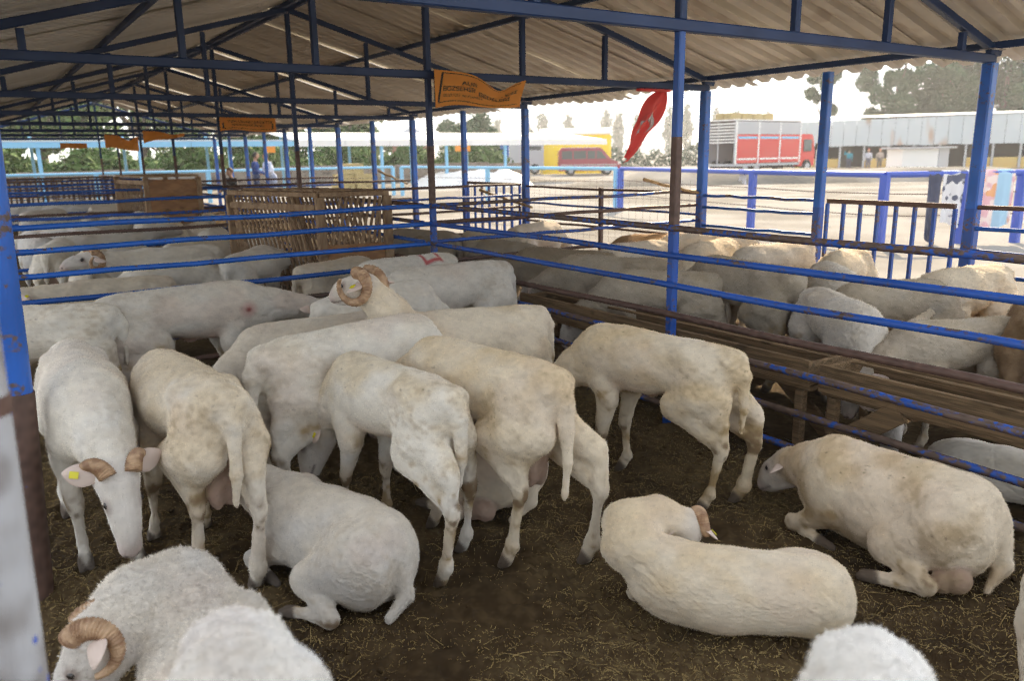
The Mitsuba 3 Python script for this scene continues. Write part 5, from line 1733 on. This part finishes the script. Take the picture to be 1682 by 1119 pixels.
def banner_surface(x0, x1, y, z_bl, z_tl, z_tr, z_br, sag, wave, shear=0.0):
    def S(u, v):
        u, v = np.asarray(u, float), np.asarray(v, float)
        top = z_tl + (z_tr - z_tl) * u - sag * np.exp(-((u - 0.70) / 0.20) ** 2)
        bot = z_bl + (z_br - z_bl) * u + 0.03 * np.sin(u * 5.5) * (1 - u)
        z = bot + (top - bot) * v
        x = x0 + (x1 - x0) * u - shear * (1 - v) * u
        yy = y - 0.05 + wave * (0.6 * np.sin(u * 7 + v * 2.6) + 0.4 * np.sin(u * 15 - v * 4)) * (0.35 + 0.65 * u)
        return np.stack([x, yy, z], -1)
    return S


b1 = thing('orange_banner', 'orange cloth banner with dark lettering sagging from the second truss', 'banner', 'orange banners under the trusses')
S1 = banner_surface(3.115, 3.985, T2 - 0.06, 1.872, 2.165, 2.125, 1.895, 0.115, 0.022, 0.05)
part(b1, 'cloth', sheet(S1, 60, 24), 'orange_cloth', 60)
letters = [text_uv('AUR', 0.29, 0.45, 0.62, 0.74), text_uv('. ESI', 0.74, 0.92, 0.58, 0.70), text_uv('BOZSEHIR', 0.09, 0.43, 0.43, 0.57), text_uv('BEDELERI', 0.47, 0.84, 0.35, 0.50), text_uv('BUZUCU', 0.09, 0.27, 0.26, 0.35, False), text_uv('MUCADELE', 0.30, 0.52, 0.25, 0.32, False)]
for m in letters:
    part(b1, 'lettering', on_cloth(m, S1, 0.003), 'print_black')
uu = np.linspace(0.03, 0.95, 40)
frame_lines = [line_uv([(u, 0.115 + 0.02 * math.sin(u * 9)) for u in uu], 0.008), line_uv([(u, 0.93 - 0.0 * u) for u in np.linspace(0.08, 0.95, 40)], 0.008), line_uv([(0.035 + 0.05 * t, 0.14 + 0.79 * t) for t in np.linspace(0, 1, 12)], 0.02)]
for m in frame_lines:
    part(b1, 'border_line', on_cloth(m, S1, 0.0035), 'print_black')
b2 = thing('orange_banner', 'smaller flat orange banner with two dark lines of print on the fourth truss', 'banner', 'orange banners under the trusses')
S2 = banner_surface(3.10, 3.93, T3 + SP - 0.06, 1.905, 2.105, 2.10, 1.905, 0.0, 0.006)
part(b2, 'cloth', sheet(S2, 24, 10), 'orange_cloth', 60)
for m in (text_uv('TOPLULUGU SAG.ETTI', 0.14, 0.93, 0.60, 0.78), text_uv('MUCADELE BILIMLERI', 0.22, 0.78, 0.36, 0.50)):
    part(b2, 'lettering', on_cloth(m, S2, 0.003), 'print_black')
for m in (line_uv([(u, 0.17) for u in np.linspace(0.06, 0.94, 20)], 0.01), line_uv([(0.06, t) for t in np.linspace(0.17, 0.6, 6)], 0.03), line_uv([(0.94, t) for t in np.linspace(0.17, 0.6, 6)], 0.03)):
    part(b2, 'border_line', on_cloth(m, S2, 0.0035), 'print_black')
b3 = thing('orange_banner', 'crumpled orange banner hanging in a slack swag far down the shed', 'banner', 'orange banners under the trusses')
S3 = banner_surface(2.40, 3.05, T3 + 3 * SP - 0.08, 1.78, 2.05, 2.02, 1.70, 0.10, 0.05)
part(b3, 'cloth', sheet(S3, 30, 10), 'orange_cloth', 60)
b4 = thing('orange_banner', 'twisted orange banner strip just right of the crumpled one', 'banner', 'orange banners under the trusses')
S4 = banner_surface(2.60, 3.30, T3 + 2 * SP - 0.08, 1.80, 2.02, 1.98, 1.93, 0.04, 0.05)
part(b4, 'cloth', sheet(S4, 30, 8), 'orange_cloth', 60)
b5 = thing('orange_banner', 'short plain orange strip at the far left end of the shed', 'banner', 'orange banners under the trusses')
part(b5, 'cloth', sheet(banner_surface(1.84, 2.42, T3 + 4 * SP - 0.07, 1.80, 1.95, 1.94, 1.83, 0.0, 0.02), 12, 5), 'orange_cloth', 60)
b6 = thing('orange_sign', 'small orange sign on the light blue rail above the far people', 'sign')
part(b6, 'panel', box((9.06, 29.95, 1.72), (9.50, 29.97, 1.95)), 'orange_cloth')
b7 = thing('orange_sign', 'small orange sign hanging in the white roofed shelter', 'sign')
part(b7, 'panel', box((20.6, CY - 0.22, 1.72), (21.5, CY - 0.20, 2.0)), 'orange_cloth')

fl = thing('red_flag', 'red flag with a white crescent hanging in folds near the eave', 'flag')


def Sf(u, v):
    u, v = np.asarray(u, float), np.asarray(v, float)
    w = 0.10 + 0.25 * np.sin(np.pi * np.clip(u * 1.05, 0, 1)) ** 0.8
    x = 5.735 - 0.06 * u + (v - 0.5) * w * (0.85 + 0.15 * np.sin(u * 9)) - 0.33 * u
    y = T2 + 0.02 + 0.10 * u + 0.035 * np.sin(v * 9 + u * 5) + 0.25 * u * (v - 0.5) * 0.5
    z = 2.10 - 0.64 * u - 0.10 * (v - 0.5) * u + 0.02 * np.sin(u * 12)
    return np.stack([x, y, z], -1)


part(fl, 'cloth', sheet(Sf, 40, 16, 0.002), 'flag_red', 60)
cres = Polygon([(0.5 + 0.19 * math.cos(a), 0.5 + 0.38 * math.sin(a)) for a in np.linspace(0, 2 * math.pi, 40)[:-1]]).difference(Polygon([(0.55 + 0.15 * math.cos(a), 0.5 + 0.31 * math.sin(a)) for a in np.linspace(0, 2 * math.pi, 40)[:-1]]))
cm = trimesh.creation.extrude_polygon(cres, 0.001, engine='earcut')
star = Polygon([(0.64 + (0.06 if i % 2 == 0 else 0.025) * math.cos(i * math.pi / 5), 0.5 + (0.12 if i % 2 == 0 else 0.05) * math.sin(i * math.pi / 5)) for i in range(10)])
sm = trimesh.creation.extrude_polygon(star, 0.001, engine='earcut')
for off in (0.0035, -0.0045):
    part(fl, 'crescent', on_cloth(cat([cm, sm]), Sf, off), 'cloth_white')
part(fl, 'hem', beam((5.37, T2 - 0.01, HC - 0.045), (5.76, T2 - 0.01, HC - 0.045), 0.07, 0.022), 'flag_red')


def hung(label, p, q, zt, zb, m, folds=4, seed=0, cat_='cloth'):
    """A cloth folded over the yard rail from p to q."""
    t = thing('hanging_cloth', label, cat_, 'cloths hung on the yard rail')
    p, q = np.array(p, float), np.array(q, float)
    d = (q - p) / np.linalg.norm(q - p); n = np.array([d[1], -d[0]])
    def S(u, v):
        u, v = np.asarray(u, float), np.asarray(v, float)
        g = p + (q - p) * u[..., None] * 1.0
        off = 0.058 + 0.035 * np.sin(u * folds * 3.1 + seed) * (1 - v)
        ang = np.clip((v - 0.92) / 0.08, 0, 1) * math.pi / 2
        o = off * np.cos(ang)
        z = np.where(v < 0.92, zb + (zt - zb) * v / 0.92 + 0.05 * np.sin(u * 5 + seed) * (1 - v), zt + 0.055 * np.sin(ang))
        return np.concatenate([g + n * o[..., None], z[..., None]], -1)
    part(t, 'fabric', sheet(S, 26, 26, 0.006), m, 60)
    return t


hung('white printed sheet hung over the yard rail left of the right eave post', (12.95, 6.84), (13.35, 6.60), 1.10, 0.28, 'cloth_print', 4, 1)
hung('dark blue garment hung on the yard rail beside the white printed sheet', (12.74, 6.96), (12.93, 6.85), 1.10, 0.05, 'cloth_navy', 3, 2)
hung('pink flowered blanket hung over the yard rail right of the eave post', (13.42, 6.55), (13.95, 6.21), 1.10, 0.22, 'cloth_pink', 5, 3)
hung('small white gloves drying on the violet-blue rail', (12.80, 10.70), (12.86, 10.92), 1.10, 0.90, 'cloth_white', 6, 4)

jk = thing('jacket', 'dark jacket hanging from the second truss behind the round post', 'jacket')
B = Body()
B.ell((0, 0, 1.80), (0.10, 0.07, 0.12), k=0.05); B.cone((0, 0, 1.8), (0.04, 0, 1.48), 0.09, 0.13, 0.05)
B.cone((0.08, 0, 1.8), (0.17, 0, 1.42), 0.05, 0.045, 0.04)
v, f = B.mesh(0.015, None, 0.006, 3)
part(jk, 'fabric', tm(v * [0.6, 0.6, 0.8] + [0.02, 7.05, 0.28], f), 'cloth_navy', True)

# ---------------------------------------------------------------- straw on the floor (too many to count)
def straw(n, x0, x1, y0, y1, seed, lmin=0.012, lmax=0.07, w=0.0016, lift=0.004):
    r = np.random.default_rng(seed)
    x, y = r.uniform(x0, x1, n), r.uniform(y0, y1, n)
    keep = meshkit.fbm(np.stack([x * 2.2, y * 2.2, x * 0], -1), 3, 8) + 0.25 * r.random(n) > 0.52
    x, y = x[keep], y[keep]
    n = len(x)
    a = r.uniform(0, 2 * np.pi, n)
    L = lmin + (lmax - lmin) * r.random(n) ** 3
    ww = w * (0.6 + 0.9 * r.random(n))
    d = np.stack([np.cos(a), np.sin(a)], 1); s = np.stack([-d[:, 1], d[:, 0]], 1)
    V = []
    for t in (-0.5, 0.0, 0.5):
        cx, cy = x + d[:, 0] * L * t, y + d[:, 1] * L * t
        z = floor_h(cx, cy) + lift + (0.004 * r.random(n) if t else 0.006 * r.random(n))
        for o, dz in ((-1, 0.0), (1, 0.0), (0, 1.0)):
            V.append(np.stack([cx + s[:, 0] * ww * o, cy + s[:, 1] * ww * o, z + dz * ww], 1))
    V = np.stack(V, 1).reshape(-1, 3)
    b = np.arange(n)[:, None] * 9
    f = []
    for k in (0, 3):
        for p, q in ((0, 1), (1, 2), (2, 0)):
            f += [b + [k + p, k + q, k + 3 + q], b + [k + p, k + 3 + q, k + 3 + p]]
    return tm(V, np.vstack(f))


struct('straw', cat([straw(110000, -0.4, 3.2, 0.6, 5.6, 21, 0.004, 0.018, 0.0009, 0.003), straw(4500, -0.4, 3.2, 0.6, 5.6, 22, 0.015, 0.085, 0.0011)]), 'straw_fibre', kind='stuff', label='loose straw trodden into the dung floor')


def clods(n, x0, x1, y0, y1, seed):
    r = np.random.default_rng(seed)
    base = trimesh.creation.icosphere(1)
    x, y = r.uniform(x0, x1, n), r.uniform(y0, y1, n)
    keep = meshkit.fbm(np.stack([x * 1.7, y * 1.7, x * 0 + 4], -1), 3, 9) > 0.47
    x, y = x[keep], y[keep]; n = len(x)
    rad = 0.003 + 0.011 * r.random(n) ** 3
    bv = base.vertices
    V = bv[None] * rad[:, None, None] * (0.75 + 0.5 * r.random((n, len(bv), 1))) * [1, 1, 0.65]
    V[:, :, 0] += x[:, None]; V[:, :, 1] += y[:, None]; V[:, :, 2] += (floor_h(x, y) + rad * 0.3)[:, None]
    F_ = (base.faces[None] + np.arange(n)[:, None, None] * len(bv)).reshape(-1, 3)
    return tm(V.reshape(-1, 3), F_)


struct('droppings', clods(5200, -0.3, 3.1, 0.7, 4.5, 31), 'pen_dirt', smooth=True, kind='stuff', label='dung pellets and clods scattered over the pen floor')

# ---------------------------------------------------------------- the hazy air of the place
scene['air'] = {'type': 'homogeneous', 'albedo': {'type': 'rgb', 'value': [0.95, 0.96, 0.97]}, 'sigma_t': HAZE, 'phase': {'type': 'hg', 'g': 0.2}}
scene['haze'] = {'type': 'cube', 'to_world': T().translate([30, 80, 12.0]).scale([420, 420, 13.5]), 'bsdf': {'type': 'null'}, 'interior': {'type': 'ref', 'id': 'air'}}
labels['haze'] = {'kind': 'stuff', 'label': 'pale haze over the yard'}
scene['camera']['medium'] = {'type': 'ref', 'id': 'air'}
